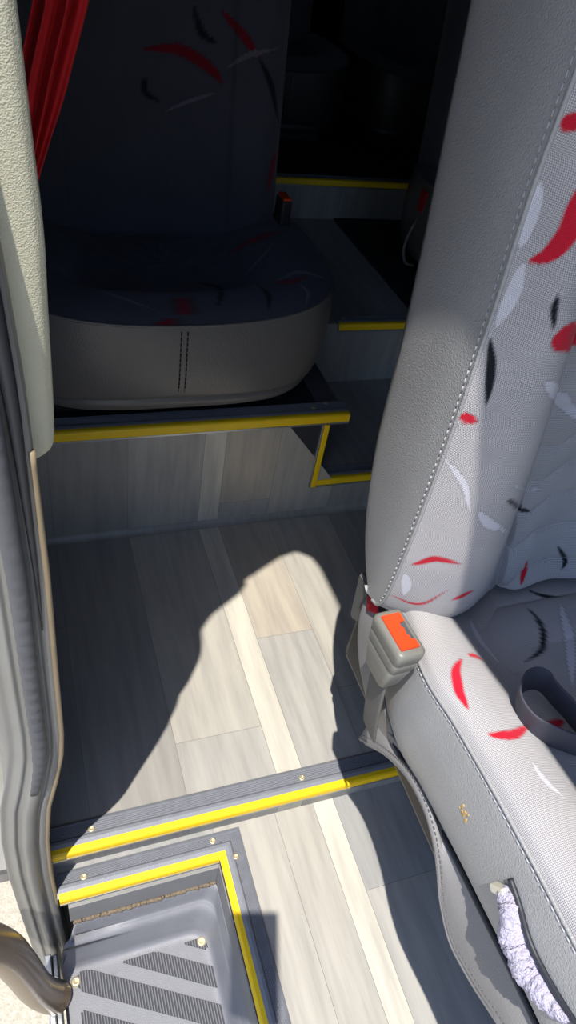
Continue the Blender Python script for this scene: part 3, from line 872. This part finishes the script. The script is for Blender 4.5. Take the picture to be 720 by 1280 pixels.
# crescents and streaks woven into the cloth
MB_ = [
    (RED, 0.006, [(0.373, 0.460, 0.984), (0.374, 0.458, 0.985), (0.375, 0.457, 0.987), (0.376, 0.455, 0.988), (0.377, 0.453, 0.990), (0.378, 0.451, 0.992), (0.379, 0.449, 0.993)]),
    (RED, 0.008, [(0.380, 0.446, 0.892), (0.386, 0.439, 0.899), (0.390, 0.435, 0.909), (0.392, 0.433, 0.921), (0.391, 0.434, 0.936), (0.391, 0.435, 0.950), (0.390, 0.436, 0.962)]),
    (RED, 0.013, [(0.411, 0.417, 0.837), (0.416, 0.417, 0.838), (0.421, 0.417, 0.839), (0.431, 0.421, 0.838), (0.507, 0.489, 0.798), (0.515, 0.489, 0.801), (0.524, 0.489, 0.803)]),
    (BLK, 0.0045, [(0.374, 0.450, 0.821), (0.376, 0.447, 0.813), (0.378, 0.444, 0.805), (0.380, 0.441, 0.794), (0.381, 0.438, 0.783), (0.383, 0.437, 0.773), (0.384, 0.435, 0.762)]),
    (RED, 0.0055, [(0.373, 0.447, 0.742), (0.374, 0.446, 0.742), (0.375, 0.444, 0.743), (0.376, 0.443, 0.743), (0.378, 0.441, 0.744), (0.380, 0.438, 0.744), (0.383, 0.436, 0.743)]),
    (PAL, 0.008, [(0.373, 0.459, 0.944), (0.373, 0.459, 0.936), (0.373, 0.460, 0.929), (0.372, 0.459, 0.921), (0.373, 0.459, 0.913), (0.373, 0.457, 0.906), (0.373, 0.456, 0.898)]),
    (PAL, 0.006, [(0.377, 0.449, 0.888), (0.377, 0.449, 0.879), (0.377, 0.448, 0.871), (0.377, 0.448, 0.862), (0.376, 0.448, 0.852), (0.375, 0.449, 0.842), (0.374, 0.449, 0.832)]),
    (PAL, 0.004, [(0.373, 0.446, 0.692), (0.379, 0.439, 0.687), (0.385, 0.434, 0.681), (0.391, 0.429, 0.674), (0.395, 0.425, 0.665), (0.399, 0.422, 0.655), (0.404, 0.419, 0.644)]),
    (RED, 0.0042, [(0.379, 0.441, 0.547), (0.384, 0.436, 0.554), (0.389, 0.432, 0.561), (0.395, 0.428, 0.567), (0.402, 0.423, 0.569), (0.409, 0.418, 0.570), (0.418, 0.414, 0.570)]),
    (RED, 0.0018, [(0.373, 0.450, 0.486), (0.382, 0.442, 0.486), (0.392, 0.435, 0.485), (0.400, 0.428, 0.489), (0.407, 0.423, 0.499), (0.412, 0.419, 0.512), (0.418, 0.416, 0.524)]),
    (RED, 0.004, [(0.430, 0.414, 0.507), (0.433, 0.413, 0.510), (0.437, 0.413, 0.512), (0.441, 0.412, 0.515), (0.444, 0.412, 0.517), (0.448, 0.412, 0.519), (0.452, 0.413, 0.520)]),
    (BLK, 0.004, [(0.434, 0.410, 0.664), (0.442, 0.411, 0.659), (0.453, 0.414, 0.650), (0.542, 0.489, 0.564), (0.547, 0.487, 0.562), (0.553, 0.486, 0.560), (0.561, 0.487, 0.555)]),
    (PAL, 0.008, [(0.418, 0.415, 0.799), (0.427, 0.415, 0.793), (0.445, 0.423, 0.780), (0.524, 0.488, 0.722), (0.542, 0.492, 0.709), (0.554, 0.489, 0.699), (0.569, 0.489, 0.687)]),
    (PAL, 0.0025, [(0.431, 0.410, 0.683), (0.439, 0.411, 0.680), (0.450, 0.414, 0.673), (0.540, 0.489, 0.594), (0.547, 0.488, 0.594), (0.555, 0.487, 0.594), (0.563, 0.486, 0.595)]),
    (RED, 0.004, [(0.575, 0.459, 0.451), (0.576, 0.461, 0.456), (0.577, 0.464, 0.461), (0.579, 0.467, 0.465), (0.581, 0.471, 0.469), (0.577, 0.469, 0.479), (0.577, 0.470, 0.485)]),
    (BLK, 0.0035, [(0.628, 0.480, 0.491), (0.634, 0.478, 0.484), (0.642, 0.476, 0.475), (0.647, 0.474, 0.468), (0.646, 0.471, 0.464), (0.644, 0.469, 0.461), (0.642, 0.468, 0.457)]),
    (BLK, 0.003, [(0.399, 0.424, 0.874), (0.400, 0.423, 0.870), (0.400, 0.423, 0.866), (0.401, 0.422, 0.861), (0.402, 0.421, 0.857), (0.404, 0.420, 0.852), (0.405, 0.419, 0.847)]),
    (PAL, 0.006, [(0.411, 0.414, 0.647), (0.415, 0.413, 0.642), (0.420, 0.411, 0.637), (0.426, 0.410, 0.632), (0.436, 0.410, 0.626), (0.452, 0.412, 0.616), (0.548, 0.487, 0.520)]),
    (BLK, 0.005, [(0.530, 0.492, 0.869), (0.541, 0.492, 0.858), (0.550, 0.490, 0.848), (0.558, 0.490, 0.838), (0.567, 0.496, 0.823), (0.563, 0.494, 0.813), (0.560, 0.491, 0.803)]),
    (RED, 0.007, [(0.559, 0.497, 0.918), (0.568, 0.497, 0.924), (0.576, 0.498, 0.929), (0.587, 0.499, 0.932), (0.601, 0.500, 0.932), (0.616, 0.500, 0.929), (0.631, 0.499, 0.927)]),
    (PAL, 0.007, [(0.398, 0.427, 1.014), (0.406, 0.425, 1.009), (0.483, 0.491, 0.988), (0.495, 0.492, 0.981), (0.506, 0.494, 0.971), (0.512, 0.493, 0.962), (0.517, 0.491, 0.952)]),
    (RED, 0.007, [(0.690, 0.488, 0.732), (0.709, 0.488, 0.717), (0.743, 0.497, 0.694), (0.746, 0.487, 0.685), (0.747, 0.481, 0.674), (0.747, 0.477, 0.662), (0.746, 0.473, 0.649)]),
    (BLK, 0.005, [(0.717, 0.492, 0.808), (0.731, 0.489, 0.803), (0.748, 0.489, 0.797), (0.766, 0.490, 0.789), (0.768, 0.483, 0.784), (0.770, 0.476, 0.778), (0.772, 0.469, 0.772)]),
    (PAL, 0.006, [(0.677, 0.488, 0.643), (0.698, 0.486, 0.633), (0.730, 0.492, 0.616), (0.736, 0.481, 0.618), (0.742, 0.472, 0.624), (0.747, 0.466, 0.633), (0.753, 0.459, 0.641)]),
    (PAL, 0.006, [(0.377, 0.443, 0.528), (0.378, 0.442, 0.524), (0.380, 0.441, 0.519), (0.381, 0.441, 0.514), (0.382, 0.440, 0.508), (0.382, 0.440, 0.502), (0.383, 0.440, 0.495)])]
MC_ = [
    (RED, 0.0055, [(0.412, 0.348, 0.489), (0.403, 0.341, 0.491), (0.396, 0.333, 0.492), (0.391, 0.321, 0.493), (0.387, 0.309, 0.494), (0.386, 0.298, 0.495), (0.385, 0.287, 0.496)]),
    (RED, 0.004, [(0.426, 0.354, 0.485), (0.429, 0.354, 0.484), (0.432, 0.354, 0.483), (0.436, 0.354, 0.481), (0.439, 0.353, 0.479), (0.443, 0.352, 0.477), (0.447, 0.351, 0.474)]),
    (RED, 0.0055, [(0.390, 0.256, 0.500), (0.396, 0.253, 0.501), (0.404, 0.251, 0.502), (0.413, 0.250, 0.501), (0.422, 0.252, 0.498), (0.433, 0.256, 0.494), (0.449, 0.263, 0.483)]),
    (BLK, 0.004, [(0.582, 0.436, 0.429), (0.580, 0.417, 0.434), (0.576, 0.399, 0.437), (0.567, 0.383, 0.438), (0.554, 0.368, 0.439), (0.537, 0.361, 0.440), (0.523, 0.358, 0.437)]),
    (PAL, 0.007, [(0.629, 0.432, 0.431), (0.618, 0.412, 0.436), (0.609, 0.393, 0.438), (0.600, 0.374, 0.438), (0.582, 0.350, 0.445), (0.566, 0.328, 0.448), (0.553, 0.308, 0.448)]),
    (RED, 0.007, [(0.669, 0.329, 0.448), (0.692, 0.330, 0.447), (0.715, 0.331, 0.446), (0.736, 0.330, 0.444), (0.746, 0.321, 0.446), (0.750, 0.309, 0.448), (0.755, 0.297, 0.450)]),
    (BLK, 0.005, [(0.530, 0.191, 0.458), (0.529, 0.179, 0.459), (0.528, 0.168, 0.459), (0.525, 0.158, 0.459), (0.517, 0.150, 0.458), (0.506, 0.142, 0.459), (0.494, 0.134, 0.460)]),
    (PAL, 0.006, [(0.658, 0.237, 0.457), (0.656, 0.220, 0.457), (0.651, 0.203, 0.460), (0.645, 0.188, 0.462), (0.635, 0.175, 0.462), (0.623, 0.164, 0.462), (0.613, 0.152, 0.460)]),
    (RED, 0.007, [(0.588, 0.117, 0.462), (0.590, 0.106, 0.462), (0.593, 0.095, 0.461), (0.591, 0.086, 0.460), (0.585, 0.078, 0.458), (0.574, 0.072, 0.458), (0.562, 0.065, 0.459)]),
    (PAL, 0.003, [(0.415, 0.219, 0.503), (0.416, 0.212, 0.503), (0.416, 0.205, 0.503), (0.418, 0.198, 0.503), (0.420, 0.192, 0.503), (0.424, 0.187, 0.502), (0.427, 0.181, 0.501)]),
    (RED, 0.006, [(0.489, 0.271, 0.455), (0.494, 0.271, 0.453), (0.499, 0.271, 0.451), (0.503, 0.271, 0.449), (0.508, 0.272, 0.448), (0.513, 0.273, 0.448), (0.516, 0.274, 0.449)]),
    (BLK, 0.003, [(0.604, 0.468, 0.424), (0.608, 0.462, 0.425), (0.613, 0.457, 0.425), (0.620, 0.453, 0.425), (0.629, 0.450, 0.425), (0.638, 0.448, 0.426), (0.647, 0.445, 0.427)]),
    (PAL, 0.005, [(0.493, 0.434, 0.429), (0.489, 0.422, 0.433), (0.485, 0.409, 0.437), (0.482, 0.397, 0.440), (0.482, 0.384, 0.443), (0.484, 0.370, 0.444), (0.485, 0.357, 0.445)])]
flip_ = lambda L: [(c, w_, [(2 * XC - x, y, z) for x, y, z in p]) for c, w_, p in L if max(q[0] for q in p) < 0.52]
set_marks(back, MB_ + flip_(MB_))
set_marks(cush, MC_ + flip_(MC_))


# ------------------------------------------------------------------ seat belt buckle
bk_ = thing('seat_belt_buckle', 'seat belt buckle with orange-red button beside the right seat cushion', 'buckle', (0.36, 0.372, 0.38))
AX = Vector((0.02, -0.02, 1.0)).normalized()
WX = Vector((0.08, -1, -0.03)).normalized()
TX = AX.cross(WX) * -1
WX = TX.cross(AX) * -1
if WX.y > 0: WX = -WX
if TX.x < 0: TX = -TX
BT = Vector((0.340, 0.374, 0.524))
BK = 1.12
def rr_sec(w_, t_, c_, n=6, r=0.006):
    pts = []
    for sxx, syy, a0 in ((1, 1, 0), (-1, 1, 90), (-1, -1, 180), (1, -1, 270)):
        for k in range(n):
            a = math.radians(a0 + 90 * k / (n - 1))
            u = sxx * (w_ - r) + r * math.cos(a)
            v = syy * (t_ - r) + r * math.sin(a)
            pts.append(c_ + WX * u + TX * v)
    return pts
prof = [(-0.001, 0.0245, 0.0125), (-0.003, 0.0268, 0.0148), (-0.008, 0.0272, 0.0152), (-0.0165, 0.0262, 0.0147), (-0.018, 0.0248, 0.0138), (-0.0195, 0.0258, 0.0145), (-0.031, 0.0246, 0.0140), (-0.0325, 0.0232, 0.0130), (-0.034, 0.024, 0.0137), (-0.047, 0.0215, 0.0130), (-0.064, 0.0185, 0.012), (-0.066, 0.016, 0.010)]
G = np.array([rr_sec(w_ * BK, t_ * BK, BT + AX * h_ * BK) for h_, w_, t_ in prof])
hous = grid_mesh('housing', G, M['buckle'], bk_, wrap=True, cap=True)
bm = bmesh.new()
ol = [(-0.0225 * 1, -0.0115), (0.0225, -0.0115), (0.0225, 0.0105), (0.013, 0.0105), (0.012, 0.006), (-0.002, 0.0055), (-0.005, 0.003), (-0.010, 0.004), (-0.011, 0.0105), (-0.0225, 0.0105)]
ol_ = [(-0.021, -0.0095), (0.021, -0.0095), (0.021, 0.0095), (0.013, 0.0095), (0.012, 0.006), (-0.002, 0.0055), (-0.005, 0.003), (-0.010, 0.004), (-0.011, 0.0095), (-0.021, 0.0095)]
va = [bm.verts.new(BT + WX * u + TX * v + AX * -0.002) for u, v in ol]
vb = [bm.verts.new(BT + WX * u + TX * v + AX * 0.0012) for u, v in ol]
for i in range(len(ol)): bm.faces.new((va[i], va[(i + 1) % len(ol)], vb[(i + 1) % len(ol)], vb[i]))
bm.faces.new(va); bm.faces.new(vb)
from_bm('release_button', bm, M['red_btn'], bk_)['label'] = 'orange-red release button'
bm = bmesh.new()
va = [bm.verts.new(BT + WX * u + TX * v + AX * -0.0004) for u, v in ((-0.010, 0.0045), (0.012, 0.0065), (0.012, 0.0105), (-0.010, 0.0105))]
bm.faces.new(va)
bx(bm, BT + Vector((0.004, -0.006, -0.003)), BT + Vector((0.0075, 0.004, 0.0012)), 0.001)
from_bm('latch_slot', bm, M['steel'], hous)
wp = [BT + AX * -0.058, BT + AX * -0.085 + Vector((-0.001, -0.002, 0)), BT + AX * -0.12 + Vector((0.003, -0.004, 0)), BT + AX * -0.165 + Vector((0.010, -0.006, 0)), BT + AX * -0.20 + Vector((0.018, -0.006, 0))]
tube('strap', [tuple(p) for p in wp], 0, M['webbing'], bk_, 16, ell=(0.0175, 0.0022), up=(1, 0, 0), samples=30)

# loop of lap belt lying on the cushion
lb = thing('lap_belt', 'charcoal lap belt looped on the right seat cushion', 'seat belt', (0.56, 0.30, 0.47))
lpth = np.array([(0.62, 0.185, 0.478), (0.56, 0.21, 0.482), (0.508, 0.240, 0.490), (0.492, 0.275, 0.494), (0.482, 0.300, 0.497), (0.459, 0.301, 0.501), (0.438, 0.281, 0.502), (0.4375, 0.257, 0.502), (0.457, 0.240, 0.497), (0.496, 0.220, 0.486), (0.55, 0.19, 0.476), (0.62, 0.165, 0.474)])
Pp = catmull(lpth, 90)
tl_ = np.linspace(0, 1, 90)[:, None]
upv = np.concatenate([-0.25 + 0.1 * tl_, 0.35 - 0.5 * tl_, np.ones((90, 1))], 1)
grid_mesh('webbing', tube_pts(Pp, 0, 20, ell=(0.0016, 0.018), up=upv), M['webbing_dark'], lb, wrap=True, cap=True)
bm = bmesh.new()
bx(bm, (-0.024, -0.018, -0.004), (0.024, 0.018, 0.005), 0.003)
bmesh.ops.transform(bm, matrix=Matrix.Translation((0.545, 0.217, 0.487)) @ Matrix.Rotation(math.radians(-28), 4, 'Z') @ Matrix.Rotation(math.radians(70), 4, 'X'), verts=bm.verts)
from_bm('adjuster', bm, M['plastic_dark'], lb)

# ------------------------------------------------------------------ rear seats (dark leatherette skirts, patterned tops)
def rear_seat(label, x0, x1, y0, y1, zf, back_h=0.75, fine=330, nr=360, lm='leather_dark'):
    t = thing('bus_seat', label, 'seat', ((x0 + x1) / 2, (y0 + y1) / 2, zf), 'passenger seats')
    xc, hx = (x0 + x1) / 2, (x1 - x0) / 2
    yc, hy = (y0 + y1) / 2, (y1 - y0) / 2
    def ring(sx_, sy_, z, zfun=None, n=nr, p=3.6):
        out = []
        for k in range(n):
            a = 2 * math.pi * k / n
            c_, s_ = math.cos(a), math.sin(a)
            x = xc + hx * sx_ * math.copysign(abs(c_) ** (2 / p), c_)
            y = yc + hy * sy_ * math.copysign(abs(s_) ** (2 / p), s_)
            out.append((x, y, z + (zfun(x, y) if zfun else 0)))
        return out
    rise = lambda x, y: 0.05 * np.clip(((x - xc) / hx), -1, 1) ** 2 * 0.6 + 0.0
    zb = zf + 0.035
    g1 = np.array([ring(0.86, 0.90, zb), ring(0.90, 0.93, zb + 0.004), ring(0.93, 0.95, zb + 0.018), ring(0.915, 0.94, zb + 0.03), ring(0.96, 0.97, zb + 0.036), ring(1.0, 1.0, zb + 0.09, lambda x, y: rise(x, y) * 0.4), ring(1.0, 1.0, zb + 0.145, lambda x, y: rise(x, y) * 0.8), ring(0.985, 0.985, zb + 0.178, rise)])
    csk = grid_mesh('cushion_skirt', catmull(g1, 40), M[lm], t, wrap=True)
    zt = zb + 0.178
    def top(x, y):
        u = (x - xc) / hx
        v = (y - yc) / hy
        e = (abs(u) ** 3.6 + abs(v) ** 3.6) ** (1 / 3.6)
        dome = 0.034 * (1 - min(1, e) ** 6)
        hollow = -0.04 * max(0, 1 - (u / 0.62) ** 4) * max(0, min(1, (v + 0.72) / 0.25)) * (1 if v < 0.98 else 0)
        fold = 0.004 * math.sin(math.atan2(v - 0.35, abs(u) + 0.02) * 16) * max(0, 1 - math.hypot(u, v - 0.4))
        return dome + (hollow + fold) * (1 - min(1, e) ** 8)
    gt = np.array([[(p[0], p[1], zt + rise(p[0], p[1]) + top(p[0], p[1])) for p in ring(s_, s_, 0)] for s_ in (0.985, 0.975, 0.95, 0.9, 0.82, 0.74, 0.66, 0.58, 0.5, 0.4, 0.3, 0.2, 0.1, 0.01)])
    gt2 = catmull(gt, 60 if nr < 200 else 150)
    uvt = np.stack([gt2[..., 0], gt2[..., 1]], -1)
    cu_ = grid_mesh('cushion', gt2, M['fabric_shade'], t, uv=uvt, wrap=True, flip=False)
    w1 = [(p[0], p[1], p[2] + 0.001) for p in g1[-1]]
    tube('welt', np.array(w1 + w1[:1]), 0.003, M[lm], csk, 6)
    # centre seam on the skirt front
    sm = np.array([(xc - 0.004, y0 + 0.001, zb + 0.170), (xc - 0.004, y0 - 0.0015, zb + 0.12), (xc - 0.003, y0 + 0.0005, zb + 0.075), (xc - 0.002, y0 + 0.010, zb + 0.036)])
    for dx in (-0.0055, 0.0055):
        stitches('seam_stitching', catmull(sm + np.array([dx, -0.0008, 0]), 30), M['thread_dark'], csk, 0.010, 0.0065, 0.0012)
    # backrest
    bx0, bx1 = x0 + 0.05, x1 - 0.055
    rows, bzs = [], [0.0, 0.02, 0.10, 0.25, 0.42, 0.56, 0.66, 0.72, back_h]
    for k, h in enumerate(bzs):
        z = zt - 0.01 + h
        yb = y1 - 0.13 + 0.16 * h
        s_ = 1.0 if h < 0.62 else max(0.35, 1 - ((h - 0.62) / (back_h - 0.62)) ** 2 * 0.45)
        xa, xb = xc + (bx0 - xc) * s_, xc + (bx1 - xc) * s_
        th = 0.10 if h < 0.7 else 0.06
        fy = yb - (0.018 if k else 0)
        rows.append([(xa + 0.01, yb + th, z), (xa, yb + th * 0.5, z), (xa + 0.008, fy, z), (xa + 0.05, fy - 0.028, z), (xa + 0.10, fy - 0.012, z), (xa + 0.13, fy + 0.008, z), ((xa + xb) / 2, fy + 0.010, z), (xb - 0.13, fy + 0.008, z), (xb - 0.10, fy - 0.012, z), (xb - 0.05, fy - 0.028, z), (xb - 0.008, fy, z), (xb, yb + th * 0.5, z), (xb - 0.01, yb + th, z)])
    gbk = loft_pts(np.array(rows), fine, fine)
    bko = grid_mesh('backrest', gbk, M['fabric_shade'], t, uv=arc_uv(gbk))
    rb_ = np.array([[r[0], (r[0][0] + 0.05, r[0][1] + 0.03, r[0][2]), (xc, r[0][1] + 0.05, r[0][2]), (r[-1][0] - 0.05, r[0][1] + 0.03, r[0][2]), r[-1]] for r in rows])
    grid_mesh('back_shell', loft_pts(rb_, 30, 24), M[lm], t)
    bm = bmesh.new()
    bx(bm, (x0 + 0.09, y0 + 0.075, zf), (x1 - 0.09, y1 - 0.06, zb + 0.01), 0.006)
    from_bm('base', bm, M['plastic_dark'], t)
    return t, cu_, bko
rs, rcu, rbk = rear_seat('dark shaded bus seat on the raised platform at the left', -0.05, 0.585, 1.062, 1.56, 0.268)
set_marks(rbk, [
    (RED_SHADE, 0.01, [(0.260, 1.473, 0.793), (0.293, 1.474, 0.797), (0.324, 1.475, 0.798), (0.354, 1.473, 0.788), (0.379, 1.470, 0.775), (0.394, 1.468, 0.764), (0.404, 1.464, 0.752)]),
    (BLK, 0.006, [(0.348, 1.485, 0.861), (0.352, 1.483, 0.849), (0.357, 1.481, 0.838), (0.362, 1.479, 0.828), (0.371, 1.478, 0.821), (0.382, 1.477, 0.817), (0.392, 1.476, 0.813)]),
    (RED_SHADE, 0.008, [(0.398, 1.483, 0.861), (0.412, 1.478, 0.851), (0.423, 1.466, 0.842), (0.434, 1.456, 0.833), (0.444, 1.450, 0.823), (0.453, 1.444, 0.813), (0.463, 1.439, 0.802)]),
    (PAL_SHADE, 0.005, [(0.410, 1.467, 0.778), (0.420, 1.462, 0.787), (0.429, 1.452, 0.797), (0.442, 1.448, 0.805), (0.460, 1.442, 0.813), (0.483, 1.440, 0.820), (0.511, 1.455, 0.825)]),
    (RED_SHADE, 0.009, [(0.500, 1.409, 0.584), (0.503, 1.413, 0.601), (0.506, 1.418, 0.617), (0.509, 1.422, 0.631), (0.513, 1.427, 0.641), (0.516, 1.432, 0.648), (0.521, 1.440, 0.655)]),
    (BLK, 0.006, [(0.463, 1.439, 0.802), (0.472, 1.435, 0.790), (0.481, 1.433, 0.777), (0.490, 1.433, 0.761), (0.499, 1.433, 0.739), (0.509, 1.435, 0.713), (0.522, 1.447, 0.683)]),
    (PAL_SHADE, 0.004, [(0.296, 1.459, 0.699), (0.313, 1.460, 0.707), (0.331, 1.461, 0.715), (0.348, 1.463, 0.722), (0.366, 1.463, 0.728), (0.383, 1.463, 0.734), (0.400, 1.463, 0.739)]),
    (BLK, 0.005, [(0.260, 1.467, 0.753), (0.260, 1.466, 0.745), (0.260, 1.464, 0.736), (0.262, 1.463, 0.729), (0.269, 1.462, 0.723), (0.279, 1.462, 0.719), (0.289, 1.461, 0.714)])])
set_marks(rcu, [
    (RED_SHADE, 0.009, [(0.220, 1.069, 0.487), (0.231, 1.070, 0.488), (0.243, 1.071, 0.488), (0.253, 1.077, 0.491), (0.262, 1.090, 0.498), (0.270, 1.111, 0.506), (0.297, 1.206, 0.476)]),
    (PAL_SHADE, 0.003, [(0.123, 1.145, 0.511), (0.140, 1.127, 0.514), (0.158, 1.118, 0.511), (0.176, 1.110, 0.508), (0.194, 1.102, 0.504), (0.213, 1.093, 0.500), (0.231, 1.085, 0.496)]),
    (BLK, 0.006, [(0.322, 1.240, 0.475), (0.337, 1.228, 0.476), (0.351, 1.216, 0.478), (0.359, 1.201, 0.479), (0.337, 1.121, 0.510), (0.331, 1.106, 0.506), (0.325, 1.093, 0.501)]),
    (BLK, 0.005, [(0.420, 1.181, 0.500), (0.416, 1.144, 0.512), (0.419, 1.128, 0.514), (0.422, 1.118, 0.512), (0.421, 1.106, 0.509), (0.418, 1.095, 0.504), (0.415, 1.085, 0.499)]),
    (RED_SHADE, 0.007, [(0.404, 1.322, 0.490), (0.425, 1.333, 0.497), (0.443, 1.334, 0.508), (0.461, 1.332, 0.519), (0.483, 1.333, 0.527), (0.511, 1.347, 0.526), (0.544, 1.370, 0.522)]),
    (RED_SHADE, 0.005, [(0.443, 1.163, 0.513), (0.453, 1.155, 0.517), (0.465, 1.150, 0.519), (0.477, 1.150, 0.520), (0.489, 1.155, 0.520), (0.502, 1.162, 0.521), (0.515, 1.170, 0.521)]),
    (PAL_SHADE, 0.006, [(0.454, 1.161, 0.517), (0.469, 1.166, 0.521), (0.485, 1.176, 0.523), (0.502, 1.181, 0.523), (0.520, 1.179, 0.522), (0.539, 1.172, 0.519), (0.559, 1.169, 0.513)]),
    (PAL_SHADE, 0.004, [(0.490, 1.144, 0.518), (0.494, 1.136, 0.517), (0.498, 1.129, 0.515), (0.500, 1.122, 0.513), (0.497, 1.114, 0.510), (0.492, 1.105, 0.507), (0.488, 1.097, 0.504)]),
    (PAL_SHADE, 0.004, [(0.411, 1.228, 0.492), (0.428, 1.244, 0.499), (0.444, 1.254, 0.509), (0.458, 1.264, 0.518), (0.470, 1.276, 0.523), (0.482, 1.291, 0.526), (0.496, 1.312, 0.526)])])
r2, c2, b2 = rear_seat('shaded grey seat behind the sunlit right seat, mostly hidden', 1.03, 1.55, 1.42, 1.90, 0.27, fine=80, nr=120)
set_marks(c2, []); 
set_marks(b2, [(RED, 0.012, [(1.08, 1.78, 0.47), (1.09, 1.76, 0.50), (1.12, 1.75, 0.51)])])
r3, c3, b3 = rear_seat('farthest dark seat, left of two at the back of the aisle', 0.62, 1.10, 2.35, 2.85, 0.378, fine=60, nr=120, lm='leather_shade')
r4, c4, b4 = rear_seat('farthest dark seat, right of two at the back of the aisle', 1.14, 1.62, 2.35, 2.85, 0.378, fine=60, nr=120, lm='leather_shade')
for o_ in (c3, b3, c4, b4): set_marks(o_, [])

# small buckle beside the left seat
t = thing('seat_belt_buckle', 'small red-topped buckle at the right of the shaded left seat', 'buckle', (0.535, 1.41, 0.50))
bm = bmesh.new(); bx(bm, (0.526, 1.385, 0.49), (0.548, 1.43, 0.572), 0.005)
from_bm('housing', bm, M['plastic_dark'], t)
bm = bmesh.new(); bx(bm, (0.529, 1.389, 0.570), (0.545, 1.426, 0.577), 0.002)
from_bm('release_button', bm, M['red_btn'], t)
# belt loop hanging at the side of the hidden seat
lp = np.array([(1.052, 1.70, 0.4625), (1.033, 1.70, 0.425), (1.018, 1.70, 0.3775), (1.015, 1.70, 0.338), (1.030, 1.70, 0.30), (1.06, 1.70, 0.29)])
tube('belt_webbing', lp, 0, M['webbing'], r2, 10, ell=(0.004, 0.0015), up=(0, 1, 0), samples=40)
bm = bmesh.new(); bx(bm, (1.028, 1.68, 0.440), (1.065, 1.715, 0.495), 0.004)
from_bm('belt_buckle', bm, M['red_cloth'], r2)

# ------------------------------------------------------------------ red curtain
ncu, ncv = 60, 90
G = np.zeros((ncu, ncv, 3))
for i in range(ncu):
    f = i / (ncu - 1)                                   # 0 top .. 1 tied bottom
    z = 1.56 - f * 0.77
    xr = np.interp(z, [0.79, 0.81, 0.885, 0.965, 1.1, 1.3, 1.56], [0.031, 0.036, 0.066, 0.092, 0.125, 0.16, 0.18])
    xl = np.interp(z, [0.79, 0.81, 0.90, 0.965, 1.1, 1.3, 1.56], [0.010, 0.012, 0.026, 0.046, 0.04, 0.0, -0.04])
    for j in range(ncv):
        q = j / (ncv - 1)
        amp = 0.016 * (0.35 + 0.65 * (1 - f))
        G[i, j] = (xl + (xr - xl) * q, 0.80 + amp * math.sin(q * 6.2 * 2 * math.pi * 0.5 + 0.6 * math.sin(f * 3)) + 0.004 * math.sin(q * 31), z)
cur = grid_mesh('curtain', G, M['curtain'], None, thick=0.002)
tag(cur, 'red gathered window curtain hanging at the upper left', 'curtain')

# ------------------------------------------------------------------ the phone taking the picture (its shadow falls on the step)
ph_ = thing('smartphone', 'dark smartphone held up over the entry step', 'phone', tuple(cam.location - F * 0.008))
bm = bmesh.new()
bx(bm, (-0.058, -0.140, -0.0045), (0.016, 0.016, 0.0035), 0.003, 2)
mp = Matrix((RT, -DN, -F)).transposed().to_4x4()
mp.translation = cam.location - F * 0.010
bmesh.ops.transform(bm, matrix=mp, verts=bm.verts)
from_bm('body', bm, M['plastic_dark'], ph_)
bm = bmesh.new()
bx(bm, (-0.055, -0.137, 0.0035), (0.013, 0.013, 0.0042), 0.0003, 1)
bmesh.ops.transform(bm, matrix=mp, verts=bm.verts)
from_bm('screen', bm, M['leather_dark'], ph_)
